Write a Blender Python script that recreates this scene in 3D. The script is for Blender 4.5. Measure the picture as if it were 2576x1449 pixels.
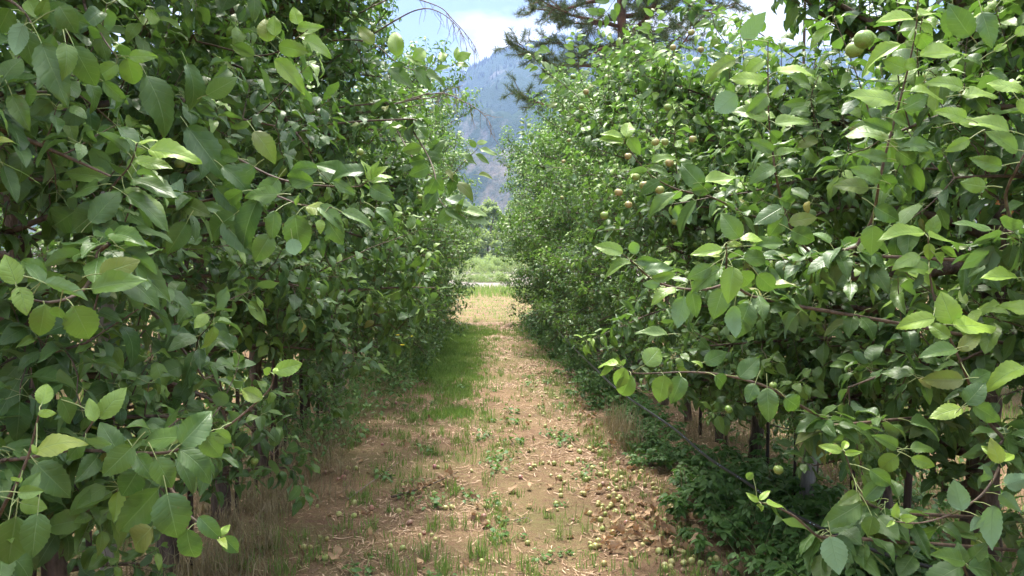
import bpy, math, random
import numpy as np
from mathutils import Vector, noise as mnoise
R = math.radians
rng = np.random.default_rng(11)
random.seed(11)
for o in list(bpy.data.objects): bpy.data.objects.remove(o)
scene = bpy.context.scene
col = scene.collection

# ------------------------------------------------------------------ camera
FOC = 788.0; CXV, CYV = 472.0, 262.0          # focal length in px of a 1024 wide frame, vanishing point of the rows
YAW = math.atan((512 - CXV) / FOC); PITCH = math.atan((288 - CYV) / FOC)
CAMZ = 1.6
cam_d = bpy.data.cameras.new("camera"); cam = bpy.data.objects.new("camera", cam_d); col.objects.link(cam)
cam.location = (0, 0, CAMZ); cam.rotation_euler = (R(90) - PITCH, 0, -YAW)
cam_d.sensor_width = 36; cam_d.lens = FOC / 1024 * 36; cam_d.clip_start = 0.05; cam_d.clip_end = 20000
scene.camera = cam
_f = np.array([math.sin(YAW) * math.cos(PITCH), math.cos(YAW) * math.cos(PITCH), -math.sin(PITCH)])
_r = np.array([math.cos(YAW), -math.sin(YAW), 0.0]); _u = np.cross(_r, _f)
CAM = np.array([0, 0, CAMZ])
def ray(px, py):                                # px,py on the 2576x1449 view of the photograph
    x, y = px / 2.5156, py / 2.5156
    return _f + _r * ((x - 512) / FOC) + _u * ((288 - y) / FOC)
def at(px, py, d): return CAM + ray(px, py) * d
def on_ground(px, py, z=0.0):
    v = ray(px, py); return CAM + v * ((z - CAMZ) / v[2])
def proj(p):
    q = np.asarray(p, float) - CAM
    d = q @ _f; d = np.where(np.abs(d) < 1e-6, 1e-6, d)
    return 512 + FOC * (q @ _r) / d, 288 - FOC * (q @ _u) / d, d

# ------------------------------------------------------------------ sky, sun, exposure
SUN_EL, SUN_AZ = R(66), R(-9)                  # azimuth measured from +Y towards +X
w = bpy.data.worlds.new("World"); scene.world = w; w.use_nodes = True
nt = w.node_tree; nt.nodes.clear()
def N(t, typ, **k):
    n = t.nodes.new(typ)
    for a, b in k.items(): setattr(n, a, b)
    return n
wo = N(nt, "ShaderNodeOutputWorld"); bg = N(nt, "ShaderNodeBackground")
sky = N(nt, "ShaderNodeTexSky"); sky.sky_type = 'NISHITA'; sky.sun_disc = False
sky.sun_elevation = SUN_EL; sky.sun_rotation = SUN_AZ; sky.dust_density = 2.0; sky.air_density = 1.0; sky.ozone_density = 1.5
tc = N(nt, "ShaderNodeTexCoord"); mp = N(nt, "ShaderNodeMapping"); mp.inputs['Scale'].default_value = (1.0, 1.0, 2.6)
mp.inputs['Location'].default_value = (0.8, 2.6, 1.4)
ns = N(nt, "ShaderNodeTexNoise"); ns.inputs['Scale'].default_value = 2.6; ns.inputs['Detail'].default_value = 9; ns.inputs['Roughness'].default_value = .56
cr = N(nt, "ShaderNodeValToRGB"); cr.color_ramp.elements[0].position = .47; cr.color_ramp.elements[1].position = .55
ns2 = N(nt, "ShaderNodeTexNoise"); ns2.inputs['Scale'].default_value = 5; ns2.inputs['Detail'].default_value = 5
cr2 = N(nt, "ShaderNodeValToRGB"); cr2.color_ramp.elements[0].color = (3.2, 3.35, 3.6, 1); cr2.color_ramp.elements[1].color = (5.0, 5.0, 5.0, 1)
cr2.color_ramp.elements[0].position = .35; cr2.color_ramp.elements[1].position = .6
mx = N(nt, "ShaderNodeMix", data_type='RGBA')
hs = N(nt, "ShaderNodeMix", data_type='RGBA'); hs.inputs[0].default_value = .8; hs.inputs[7].default_value = (1.0, 1.55, 2.75, 1)
L = nt.links.new
L(tc.outputs['Generated'], mp.inputs[0]); L(mp.outputs[0], ns.inputs[0]); L(mp.outputs[0], ns2.inputs[0])
L(ns.outputs[0], cr.inputs[0]); L(ns2.outputs[0], cr2.inputs[0]); L(cr.outputs[0], mx.inputs[0])
L(sky.outputs[0], hs.inputs[6]); L(hs.outputs[2], mx.inputs[6]); 
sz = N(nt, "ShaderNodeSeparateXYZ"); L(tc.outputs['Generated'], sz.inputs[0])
mr = N(nt, "ShaderNodeMapRange"); mr.inputs['From Min'].default_value = .45; mr.inputs['From Max'].default_value = .8; mr.inputs['To Min'].default_value = 1; mr.inputs['To Max'].default_value = 5.0  # cloud brightness raised towards the zenith, out of view, as added fill light
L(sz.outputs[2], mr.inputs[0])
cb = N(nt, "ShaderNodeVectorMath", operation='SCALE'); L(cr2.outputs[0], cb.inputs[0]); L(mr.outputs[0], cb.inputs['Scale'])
mr2 = N(nt, "ShaderNodeMapRange"); mr2.inputs['From Min'].default_value = .4; mr2.inputs['From Max'].default_value = .75; mr2.inputs['To Min'].default_value = 0; mr2.inputs['To Max'].default_value = .75  # extra cloud cover overhead, added to lift the shade below
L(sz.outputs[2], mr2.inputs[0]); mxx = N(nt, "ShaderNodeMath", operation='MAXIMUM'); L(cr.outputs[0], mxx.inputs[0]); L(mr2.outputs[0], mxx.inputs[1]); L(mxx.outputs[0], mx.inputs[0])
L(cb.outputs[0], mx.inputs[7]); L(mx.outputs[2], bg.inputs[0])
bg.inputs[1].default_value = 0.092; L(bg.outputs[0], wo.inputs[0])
sl = bpy.data.lights.new("sun", 'SUN'); sl.energy = 3.1; sl.angle = R(9); sl.color = (1, .95, .86)
so = bpy.data.objects.new("sun", sl); col.objects.link(so)
sdir = Vector((math.sin(SUN_AZ) * math.cos(SUN_EL), math.cos(SUN_AZ) * math.cos(SUN_EL), math.sin(SUN_EL)))
so.rotation_euler = sdir.to_track_quat('Z', 'Y').to_euler()
scene.view_settings.view_transform = 'Standard'; scene.view_settings.look = 'None'
scene.view_settings.exposure = 1.75; scene.view_settings.gamma = 1
scene.render.engine = 'CYCLES'
cy = scene.cycles
cy.max_bounces = 7; cy.diffuse_bounces = 4; cy.glossy_bounces = 2; cy.transmission_bounces = 5; cy.volume_bounces = 1
cy.transparent_max_bounces = 8; cy.caustics_reflective = False; cy.caustics_refractive = False
cy.use_adaptive_sampling = True; cy.adaptive_threshold = 0.015; cy.use_denoising = True
cy.sample_clamp_indirect = 6

# ------------------------------------------------------------------ materials
def mat(name):
    m = bpy.data.materials.new(name); m.use_nodes = True
    t = m.node_tree; t.nodes.clear()
    return m, t, N(t, "ShaderNodeOutputMaterial"), N(t, "ShaderNodeBsdfPrincipled")
def mix(t, fac, a, b, blend='MIX'):
    n = N(t, "ShaderNodeMix", data_type='RGBA', blend_type=blend)
    for s, v in ((0, fac), (6, a), (7, b)):
        if isinstance(v, (int, float)): n.inputs[s].default_value = v
        elif isinstance(v, tuple): n.inputs[s].default_value = (*v, 1)
        else: t.links.new(v, n.inputs[s])
    return n.outputs[2]
def mth(t, op, a, b=None, c=None, clamp=False):
    n = N(t, "ShaderNodeMath", operation=op, use_clamp=clamp)
    for i, v in enumerate((a, b, c)):
        if v is None: continue
        if isinstance(v, (int, float)): n.inputs[i].default_value = v
        else: t.links.new(v, n.inputs[i])
    return n.outputs[0]
def noise(t, scale, detail=4, rough=.5, vec=None, dim=None):
    n = N(t, "ShaderNodeTexNoise"); n.inputs['Scale'].default_value = scale
    n.inputs['Detail'].default_value = detail; n.inputs['Roughness'].default_value = rough
    if vec is not None: t.links.new(vec, n.inputs['Vector'])
    return n.outputs['Fac']
def ramp(t, fac, stops):
    n = N(t, "ShaderNodeValToRGB"); e = n.color_ramp.elements
    while len(e) < len(stops): e.new(.5)
    for k, (p, c) in enumerate(stops):
        e[k].position = p; e[k].color = (*c, 1) if len(c) == 3 else c
    t.links.new(fac, n.inputs[0]); return n.outputs[0]
def bump(t, h, strength, dist, b):
    n = N(t, "ShaderNodeBump"); n.inputs['Strength'].default_value = strength; n.inputs['Distance'].default_value = dist
    t.links.new(h, n.inputs['Height']); t.links.new(n.outputs[0], b.inputs['Normal'])

def leaf_mat(name, dark, light, young, under, trans, tw=.30, rough=.42, veins=True, nveins=6.0):
    m, t, out, b = mat(name)
    at_ = N(t, "ShaderNodeAttribute", attribute_name="lv"); sep = N(t, "ShaderNodeSeparateColor"); t.links.new(at_.outputs['Color'], sep.inputs[0])
    rnd, yg, sick = sep.outputs[0], sep.outputs[1], sep.outputs[2]
    uv = N(t, "ShaderNodeUVMap", uv_map="uv"); sx = N(t, "ShaderNodeSeparateXYZ"); t.links.new(uv.outputs[0], sx.inputs[0])
    a = mth(t, 'ABSOLUTE', mth(t, 'SUBTRACT', mth(t, 'MULTIPLY', sx.outputs[0], 2.0), 1.0)); v = sx.outputs[1]
    obj = N(t, "ShaderNodeTexCoord").outputs['Object']
    c = mix(t, rnd, dark, light)
    c = mix(t, yg, c, young)
    nz = noise(t, 38, 3, .6, obj)
    c = mix(t, mth(t, 'MULTIPLY', mth(t, 'SUBTRACT', nz, .42, clamp=True), 1.1), c, tuple(x * 1.55 for x in light))
    c = mix(t, sick, c, (.30, .26, .06))
    if veins:
        sp = noise(t, 95, 2, .5, obj); c = mix(t, mth(t, 'MULTIPLY', mth(t, 'SUBTRACT', sp, .70, clamp=True), 7.0, clamp=True), c, (.13, .075, .03))
    if veins:
        mid = mth(t, 'SUBTRACT', 1.0, mth(t, 'MULTIPLY', a, 17.0), clamp=True)
        sv = mth(t, 'SINE', mth(t, 'MULTIPLY', mth(t, 'SUBTRACT', v, mth(t, 'MULTIPLY', mth(t, 'POWER', a, .8), .20)), 6.2832 * nveins))
        sv2 = mth(t, 'MULTIPLY', mth(t, 'SUBTRACT', sv, .93, clamp=True), 3.6)
        vm = mth(t, 'MAXIMUM', mid, sv2)
        c = mix(t, mth(t, 'MULTIPLY', vm, .55), c, (.25, .36, .15))
        h = mth(t, 'ADD', mth(t, 'MULTIPLY', mth(t, 'ABSOLUTE', sv), -.0), mth(t, 'SUBTRACT', mth(t, 'MULTIPLY', nz, .6), mth(t, 'MULTIPLY', mth(t, 'POWER', mth(t, 'MAXIMUM', sv, 0.0), 3.0), .35)))
        h = mth(t, 'SUBTRACT', h, mid)
        bump(t, h, .5, .0016, b)
    geo = N(t, "ShaderNodeNewGeometry")
    uc = mix(t, yg, under, tuple(min(1, x * 1.25) for x in under))
    c2 = mix(t, geo.outputs['Backfacing'], c, uc)
    t.links.new(c2, b.inputs['Base Color']); b.inputs['Roughness'].default_value = rough
    t.links.new(mth(t, 'ADD', mth(t, 'MULTIPLY', geo.outputs['Backfacing'], .3), rough), b.inputs['Roughness'])
    b.inputs['Specular IOR Level'].default_value = .40
    tr = N(t, "ShaderNodeBsdfTranslucent")
    t.links.new(mix(t, yg, trans, tuple(min(1, x * 1.6) for x in trans)), tr.inputs[0])
    ms = N(t, "ShaderNodeMixShader"); ms.inputs[0].default_value = tw
    t.links.new(b.outputs[0], ms.inputs[1]); t.links.new(tr.outputs[0], ms.inputs[2]); t.links.new(ms.outputs[0], out.inputs[0])
    return m
M = {}
M['leaf'] = leaf_mat('apple_leaf', (.034, .082, .024), (.084, .148, .038), (.32, .46, .06), (.15, .235, .12), (.13, .26, .03), tw=.27, rough=.44)
M['weed'] = leaf_mat('weed_leaf', (.055, .125, .034), (.10, .19, .045), (.20, .34, .06), (.10, .17, .07), (.12, .28, .03), rough=.5, nveins=5)
M['bush'] = leaf_mat('bush_leaf', (.13, .18, .08), (.22, .27, .12), (.20, .28, .10), (.16, .20, .11), (.24, .32, .08), veins=False, rough=.6, tw=.45)
M['grass'] = leaf_mat('grass_blade', (.10, .19, .035), (.18, .29, .06), (.36, .27, .13), (.12, .20, .05), (.22, .36, .06), veins=False, rough=.55)
M['dry'] = leaf_mat('dry_grass_blade', (.17, .13, .07), (.36, .28, .16), (.14, .19, .05), (.25, .20, .11), (.34, .27, .14), veins=False, rough=.6, tw=.2)
M['needle'] = leaf_mat('pine_needle', (.06, .10, .035), (.12, .165, .055), (.20, .15, .06), (.06, .10, .03), (.10, .16, .03), tw=.12, veins=False, rough=.5)
M['dead'] = leaf_mat('dead_leaf', (.17, .095, .05), (.40, .24, .13), (.55, .38, .22), (.42, .28, .17), (.40, .22, .10), tw=.12, rough=.7)
def simple(name, c1, c2, scale, rough=.8, bs=.5, bd=.01, detail=6, stretch=None, spec=.3):
    m, t, out, b = mat(name)
    vec = N(t, "ShaderNodeTexCoord").outputs['Object']
    if stretch:
        mp = N(t, "ShaderNodeMapping"); mp.inputs['Scale'].default_value = stretch; t.links.new(vec, mp.inputs[0]); vec = mp.outputs[0]
    n = noise(t, scale, detail, .62, vec)
    t.links.new(ramp(t, n, [(.32, c1), (.68, c2)]), b.inputs['Base Color'])
    b.inputs['Roughness'].default_value = rough; b.inputs['Specular IOR Level'].default_value = spec
    bump(t, n, bs, bd, b); t.links.new(b.outputs[0], out.inputs[0]); return m
M['bark'] = simple('apple_bark', (.035, .024, .018), (.19, .135, .10), 26, .85, 1.0, .014, 7, (1, 1, .32))
M['twig'] = simple('twig_bark', (.065, .042, .030), (.18, .125, .09), 60, .6, .5, .002)
M['petiole'] = simple('green_petiole', (.20, .27, .09), (.30, .32, .13), 50, .5, .2, .001)
M['deadwood'] = simple('dead_twig', (.12, .085, .07), (.30, .235, .20), 60, .8, .6, .003)
M['pinebark'] = simple('pine_bark', (.05, .030, .022), (.20, .11, .075), 7, .9, 1.0, .05, 6, (1, 1, .4))
M['post'] = simple('weathered_wood', (.15, .125, .105), (.36, .32, .28), 30, .85, .8, .006, 6, (1, 1, .06))
M['stake'] = simple('brown_stake', (.03, .022, .018), (.12, .08, .06), 30, .8, .6, .004, 5, (1, 1, .1))
M['hose'] = simple('black_polythene', (.010, .010, .012), (.022, .022, .025), 20, .35, .1, .001, spec=.5)
M['dot'] = simple('pale_blue_print', (.30, .48, .62), (.45, .62, .75), 20, .4, .1, .001)
M['flower'] = simple('yellow_petal', (.65, .48, .02), (.8, .65, .04), 30, .6, .1, .001)
def apple_mat(name, g1, g2, blush, amt):
    m, t, out, b = mat(name)
    vec = N(t, "ShaderNodeTexCoord").outputs['Object']
    sx = N(t, "ShaderNodeSeparateXYZ"); t.links.new(vec, sx.inputs[0])
    n = noise(t, 45, 4, .6, vec); oi = N(t, "ShaderNodeObjectInfo").outputs['Random']
    c = mix(t, oi, g1, g2)
    f = mth(t, 'ADD', mth(t, 'MULTIPLY', sx.outputs[0], 22.0), mth(t, 'MULTIPLY', n, 1.3))
    f = mth(t, 'MULTIPLY', mth(t, 'SUBTRACT', f, .45, clamp=True), amt)
    c = mix(t, f, c, blush)
    sp = noise(t, 420, 1, .5, vec); c = mix(t, mth(t, 'MULTIPLY', mth(t, 'SUBTRACT', sp, .62, clamp=True), 3.0), c, (.62, .60, .35))
    br = noise(t, 30, 2, .5, vec); c = mix(t, mth(t, 'MULTIPLY', mth(t, 'SUBTRACT', br, .66, clamp=True), 5.0, clamp=True), c, (.16, .09, .05))
    t.links.new(c, b.inputs['Base Color']); b.inputs['Roughness'].default_value = .42; b.inputs['Subsurface Weight'].default_value = .0
    t.links.new(b.outputs[0], out.inputs[0]); return m
M['apple_green'] = apple_mat('green_apple_skin', (.16, .27, .045), (.27, .35, .08), (.42, .22, .10), .25)
M['apple_blush'] = apple_mat('blushed_apple_skin', (.25, .30, .07), (.34, .34, .11), (.40, .17, .10), .7)
M['apple_red'] = apple_mat('red_apple_skin', (.40, .26, .15), (.34, .20, .16), (.36, .09, .10), 1.0)
M['apple_pale'] = apple_mat('windfall_skin', (.28, .33, .09), (.42, .40, .15), (.40, .22, .11), .5)

# ------------------------------------------------------------------ mesh buffer (quads only)
class Buf:
    def __init__(s): s.v = []; s.q = []; s.uv = []; s.lv = []; s.m = []; s.n = 0
    def add(s, v, q, uv=None, lv=None, m=0):
        v = np.asarray(v, float); q = np.asarray(q, np.int64)
        s.v.append(v); s.q.append(q + s.n); s.n += len(v)
        s.uv.append(np.zeros((len(v), 2)) if uv is None else uv)
        s.lv.append(np.tile([.5, 0, 0], (len(v), 1)) if lv is None else lv)
        s.m.append(np.full(len(q), m, np.int32))
    def build(s, name, mats, parent=None, off=(0, 0, 0), smooth=True):
        me = bpy.data.meshes.new(name)
        if s.n:
            v = np.concatenate(s.v) - np.asarray(off, float); q = np.concatenate(s.q); m = np.concatenate(s.m)
            uv = np.concatenate(s.uv); lv = np.concatenate(s.lv)
            me.vertices.add(len(v)); me.vertices.foreach_set('co', v.ravel().astype(np.float32))
            me.loops.add(q.size); me.loops.foreach_set('vertex_index', q.ravel().astype(np.int32))
            me.polygons.add(len(q)); me.polygons.foreach_set('loop_start', (np.arange(len(q)) * 4).astype(np.int32))
            me.polygons.foreach_set('material_index', m)
            me.update(calc_edges=True)
            me.polygons.foreach_set('use_smooth', np.full(len(q), smooth))
            ul = me.uv_layers.new(name="uv"); ul.data.foreach_set('uv', uv[q.ravel()].ravel().astype(np.float32))
            at_ = me.attributes.new("lv", 'FLOAT_COLOR', 'POINT')
            at_.data.foreach_set('color', np.hstack([lv, np.ones((len(lv), 1))]).ravel().astype(np.float32))
        for x in (mats if isinstance(mats, (list, tuple)) else [mats]): me.materials.append(M[x])
        o = bpy.data.objects.new(name, me); col.objects.link(o)
        if parent is not None: o.parent = parent
        return o
def tag(o, label=None, cat=None, group=None, kind=None):
    for k, v in (('label', label), ('category', cat), ('group', group), ('kind', kind)):
        if v: o[k] = v
    return o
def empty(name, loc=(0, 0, 0), rz=0.0):
    o = bpy.data.objects.new(name, None); col.objects.link(o); o.location = loc; o.rotation_euler = (0, 0, rz); o.empty_display_size = .1; return o
def copy_tree(o, parent=None, skip=()):
    c = o.copy(); col.objects.link(c); c.parent = parent
    for ch in [x for x in o.children if x.name.split('.')[0] not in skip]: copy_tree(ch, c, skip)
    return c
ORD = "first second third fourth fifth sixth seventh eighth ninth tenth eleventh twelfth thirteenth fourteenth fifteenth sixteenth seventeenth eighteenth nineteenth twentieth twenty-first twenty-second twenty-third twenty-fourth twenty-fifth twenty-sixth".split()

def nrm(a): return a / np.maximum(np.linalg.norm(a, axis=-1, keepdims=True), 1e-9)
def tube(buf, pts, rad, sides=6, m=0, lv=None, rough=0.0, cap=False):
    pts = np.asarray(pts, float); n = len(pts); rad = np.broadcast_to(np.asarray(rad, float), (n,)).copy()
    if cap:
        d0, d1 = nrm(pts[0] - pts[1]), nrm(pts[-1] - pts[-2])
        pts = np.vstack([pts[0], pts, pts[-1]]); rad = np.concatenate([[rad[0] * .02], rad, [rad[-1] * .02]]); n += 2
    tg = nrm(np.gradient(pts, axis=0)) if n > 1 else None
    if cap: tg[0] = tg[1] = -d0; tg[-1] = tg[-2] = d1
    a = np.array([0, 0, 1.0]) if abs(tg[0][2]) < .9 else np.array([1.0, 0, 0])
    x = nrm(np.cross(a, tg[0])); vs = []
    th = np.arange(sides) / sides * 2 * np.pi
    for i in range(n):
        x = nrm(x - tg[i] * (x @ tg[i])); y = np.cross(tg[i], x)
        r = rad[i] * (1 + (rough * rng.uniform(-1, 1, sides) if rough else 0))
        vs.append(pts[i] + (np.cos(th) * r)[:, None] * x + (np.sin(th) * r)[:, None] * y)
    v = np.concatenate(vs); i = np.arange(n - 1)[:, None] * sides; j = np.arange(sides)[None]; j2 = (j + 1) % sides
    q = np.stack([i + j, i + j2, i + sides + j2, i + sides + j], -1).reshape(-1, 4)
    buf.add(v, q, m=m, lv=None if lv is None else np.tile(lv, (len(v), 1)))
def spline(p, n=12):
    p = np.asarray(p, float); P = np.vstack([2 * p[0] - p[1], p, 2 * p[-1] - p[-2]]); out = []
    k = len(p) - 1
    for t in np.linspace(0, k, n):
        i = min(int(t), k - 1); f = t - i; a, b, c, d = P[i:i + 4]
        out.append(.5 * (2 * b + (c - a) * f + (2 * a - 5 * b + 4 * c - d) * f * f + (3 * b - a - 3 * c + d) * f ** 3))
    return np.array(out)

def leaves(buf, base, D, Nn, Ln, W, lv, nt=5, ns=1, fold=.25, curl=.5, wave=.08, serr=0.0, m=0, a=.62, b=1.0):
    """many leaves at once: base point, blade direction D, upper-side normal Nn, length, half width, colour values"""
    n = len(base)
    if not n: return
    D = nrm(D); Nn = nrm(Nn - D * (Nn * D).sum(-1, keepdims=True)); B = np.cross(D, Nn)
    fold = np.broadcast_to(fold, (n,)); curl = np.broadcast_to(curl, (n,)); wave = np.broadcast_to(wave, (n,))
    t = np.linspace(0, 1, nt + 1); s = np.linspace(-1, 1, 2 * ns + 1)
    wt = np.clip(t, .0008, 1) ** a * np.clip(1 - t, .003, 1) ** b; tm = a / (a + b); wt = wt / (tm ** a * (1 - tm) ** b)
    if serr: wt = wt * (1 + serr * np.where(np.arange(nt + 1) % 2, 1, -1))
    th = curl[:, None] * t[None]; cc = np.where(np.abs(curl) < 1e-3, 1e-3, curl)[:, None]; th = np.where(np.abs(th) < 1e-6, 1e-6, th)
    x = np.sin(cc * t) / cc; z = -(1 - np.cos(cc * t)) / cc
    ph = rng.uniform(0, 6.28, (n, 2))
    S = s[None, None, :]; T = t[None, :, None]; Wv = W[:, None, None] * wt[None, :, None]
    side = (S < 0).astype(float)
    wob = wave[:, None, None] * np.sin(T * 9 + ph[:, 0][:, None, None] * (1 - side) + ph[:, 1][:, None, None] * side) * S ** 2
    ff = fold[:, None, None]
    px = x[:, :, None] * Ln[:, None, None] + 0 * S
    py = S * Wv * np.cos(ff)
    pz = z[:, :, None] * Ln[:, None, None] + np.abs(S) * Wv * np.sin(ff) + wob * Ln[:, None, None] - (S ** 2) * Wv * .18 * (ff > 0)
    V = base[:, None, None, :] + px[..., None] * D[:, None, None, :] + py[..., None] * B[:, None, None, :] + pz[..., None] * Nn[:, None, None, :]
    k = (nt + 1) * (2 * ns + 1); c = 2 * ns + 1
    i, j = np.meshgrid(np.arange(nt), np.arange(c - 1), indexing='ij')
    q0 = np.stack([i * c + j, (i + 1) * c + j, (i + 1) * c + j + 1, i * c + j + 1], -1).reshape(-1, 4)[:, ::-1]
    q = (q0[None] + (np.arange(n) * k)[:, None, None]).reshape(-1, 4)
    uv = np.stack([np.broadcast_to(S * .5 + .5, (n, nt + 1, c)), np.broadcast_to(T, (n, nt + 1, c))], -1).reshape(-1, 2)
    buf.add(V.reshape(-1, 3), q[:, ::-1] if False else q, uv, np.repeat(lv, k, axis=0), m)
def petioles(buf, p0, p1, r=.0009, m=1):
    n = len(p0)
    if not n: return
    d = nrm(p1 - p0); a = nrm(np.cross(d, np.array([.3, .2, 1.0]))); b = np.cross(d, a)
    vs = []
    for p in (p0, p1):
        for k in range(3):
            an = k * 2.094; vs.append(p + r * (math.cos(an) * a + math.sin(an) * b))
    v = np.stack(vs, 1).reshape(-1, 3)
    q0 = np.array([[0, 1, 4, 3], [1, 2, 5, 4], [2, 0, 3, 5]])
    buf.add(v, (q0[None] + (np.arange(n) * 6)[:, None, None]).reshape(-1, 4), m=m)

# ------------------------------------------------------------------ apples
def apple_mesh(name, mt, r=.021):
    n = 6; b = Buf()
    g = np.linspace(-1, 1, n + 1)
    for ax in range(3):
        for sg in (-1, 1):
            u, v = np.meshgrid(g, g, indexing='ij'); p = np.zeros((n + 1, n + 1, 3))
            p[..., ax] = sg; p[..., (ax + 1) % 3] = u * (sg); p[..., (ax + 2) % 3] = v
            p = nrm(np.tan(p * .7854)).reshape(-1, 3)
            rr = np.hypot(p[:, 0], p[:, 1]); z = p[:, 2]
            dent = np.exp(-(rr / .28) ** 2)
            zz = z * .90 - np.sign(z) * dent * np.where(z > 0, .30, .16)
            wid = 1 + .06 * z - .05 * (1 - z) * 0
            q = np.stack([p[:, 0] * wid, p[:, 1] * wid, zz], 1) * r
            i, j = np.meshgrid(np.arange(n), np.arange(n), indexing='ij')
            qq = np.stack([i * (n + 1) + j, (i + 1) * (n + 1) + j, (i + 1) * (n + 1) + j + 1, i * (n + 1) + j + 1], -1).reshape(-1, 4)
            b.add(q, qq, m=0)
    tube(b, [(0, 0, .5 * r), (.002, 0, 1.0 * r), (.005, .001, 1.55 * r)], [.0014, .0011, .0013], 4, m=1)
    o = b.build(name, [mt, 'twig']); me = o.data; bpy.data.objects.remove(o); return me
AM = {k: apple_mesh('apple_' + k, 'apple_' + k) for k in ('green', 'blush', 'red', 'pale')}

# ------------------------------------------------------------------ ground
def gh(x, y): return .022 * mnoise.noise(Vector((x * 1.1, y * 1.1, 3))) + .010 * mnoise.noise(Vector((x * 4, y * 4, 7))) + .05 * mnoise.noise(Vector((x * .15, y * .15, 9))) * min(1, max(0, (y - 10) / 20))
def sheet(name, x0, x1, y0, y1, nx, ny, z, mt, gx=None, gy=None):
    xs = gx if gx is not None else np.linspace(x0, x1, nx); ys = gy if gy is not None else np.linspace(y0, y1, ny)
    v = np.array([(x, y, z(x, y)) for y in ys for x in xs]); c = len(xs)
    i, j = np.meshgrid(np.arange(len(ys) - 1), np.arange(c - 1), indexing='ij')
    q = np.stack([i * c + j, i * c + j + 1, (i + 1) * c + j + 1, (i + 1) * c + j], -1).reshape(-1, 4)
    b = Buf(); b.add(v, q); return b.build(name, mt)
m, t, out, b = mat('orchard_floor'); M['ground'] = m
vec = N(t, "ShaderNodeTexCoord").outputs['Object']; sx = N(t, "ShaderNodeSeparateXYZ"); t.links.new(vec, sx.inputs[0])
n1 = noise(t, 1.5, 8, .65, vec); n2 = noise(t, 22, 6, .7, vec); n3 = noise(t, 110, 4, .7, vec); n4 = noise(t, .6, 5, .6, vec)
soil = ramp(t, n3, [(.3, (.11, .064, .042)), (.7, (.27, .165, .105))])
straw = ramp(t, n3, [(.3, (.17, .105, .060)), (.55, (.31, .205, .12)), (.75, (.48, .34, .21))])
c = mix(t, ramp(t, mth(t, 'ADD', mth(t, 'MULTIPLY', n1, .55), mth(t, 'MULTIPLY', n2, .5)), [(.43, (0, 0, 0)), (.57, (1, 1, 1))]), soil, straw)
gm = mth(t, 'MULTIPLY', ramp(t, mth(t, 'ADD', mth(t, 'MULTIPLY', n4, .6), mth(t, 'MULTIPLY', n2, .4)), [(.46, (0, 0, 0)), (.60, (1, 1, 1))]), .55)
c = mix(t, gm, c, (.13, .16, .05))
t.links.new(c, b.inputs['Base Color']); b.inputs['Roughness'].default_value = .95; b.inputs['Specular IOR Level'].default_value = .1
bump(t, mth(t, 'ADD', n3, n2), 1.0, .02, b); t.links.new(b.outputs[0], out.inputs[0])
m, t, out, b = mat('gravel_bed'); M['gravel'] = m
vec = N(t, "ShaderNodeTexCoord").outputs['Object']
vo = N(t, "ShaderNodeTexVoronoi"); vo.inputs['Scale'].default_value = 2.2; t.links.new(vec, vo.inputs['Vector'])
n1 = noise(t, .05, 5, .6, vec)
gc = mix(t, vo.outputs['Color'], (.08, .075, .07), (.18, .165, .155)); 
c = mix(t, ramp(t, n1, [(.42, (0, 0, 0)), (.52, (1, 1, 1))]), gc, (.21, .17, .135))
t.links.new(c, b.inputs['Base Color']); b.inputs['Roughness'].default_value = .9
bump(t, vo.outputs['Distance'], .8, .1, b); t.links.new(b.outputs[0], out.inputs[0])
gx = np.concatenate([-np.geomspace(3, 9000, 26)[::-1], np.linspace(-2.9, 3.2, 75), np.geomspace(3.4, 9000, 26)])
gy = np.concatenate([-np.geomspace(3, 9000, 16)[::-1], np.linspace(-2, 10, 150), np.linspace(10.3, 36, 80), np.geomspace(37, 9000, 24)])
g = sheet('ground', 0, 0, 0, 0, 0, 0, lambda x, y: gh(x, y) if (abs(x) < 60 and y < 60) else -.03, 'ground', gx, gy); tag(g, kind='structure')
g = sheet('riverbed', -160, 160, 47, 210, 40, 30, lambda x, y: .06 + .12 * mnoise.noise(Vector((x * .05, y * .05, 1))) + (0 if y > 49 else -.2), 'gravel'); tag(g, kind='structure')

# ------------------------------------------------------------------ mountain
RG = [(-900, 150), (-300, 110), (0, 95), (200, 78), (330, 66), (400, 66), (427, 70), (464, 73), (470, 68), (484, 63), (496, 55), (516, 48), (535, 44), (555, 39), (600, 37), (660, 41), (715, 49), (800, 62), (934, 84), (1024, 95), (1200, 130), (1700, 160), (2400, 190)]
rx = np.array([p[0] for p in RG], float); rh = np.array([(262 - p[1]) / FOC for p in RG])
NA, NR = 520, 130
azs = np.linspace(-60, 62, NA); rs = np.linspace(600, 3900, NR); mv = []
def hill(ax, r, px, rx_, D0, w_, seed, amp):
    H = np.interp(px, rx_[0], rx_[1]) * D0
    s = (r - D0 * w_) / (D0 * (1 - w_)); s = min(1.0, max(0.0, s)) if r < D0 else max(0.0, 1 - (r - D0) / (D0 * .6))
    x, y = r * math.sin(ax), r * math.cos(ax)
    rd = 0; a_, f_ = 1.0, .0026
    for o_ in range(5):
        rd += a_ * (1 - abs(mnoise.noise(Vector((x * f_ * 1.25 + y * f_ * .5, y * f_ * .7, seed + o_ * 3.1))))); a_ *= .5; f_ *= 2.1
    return H * s ** 1.1 + (rd - 1.45) * amp * min(1, s * 5) * (1 - s) ** .6 * min(1, H / 300)
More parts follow.
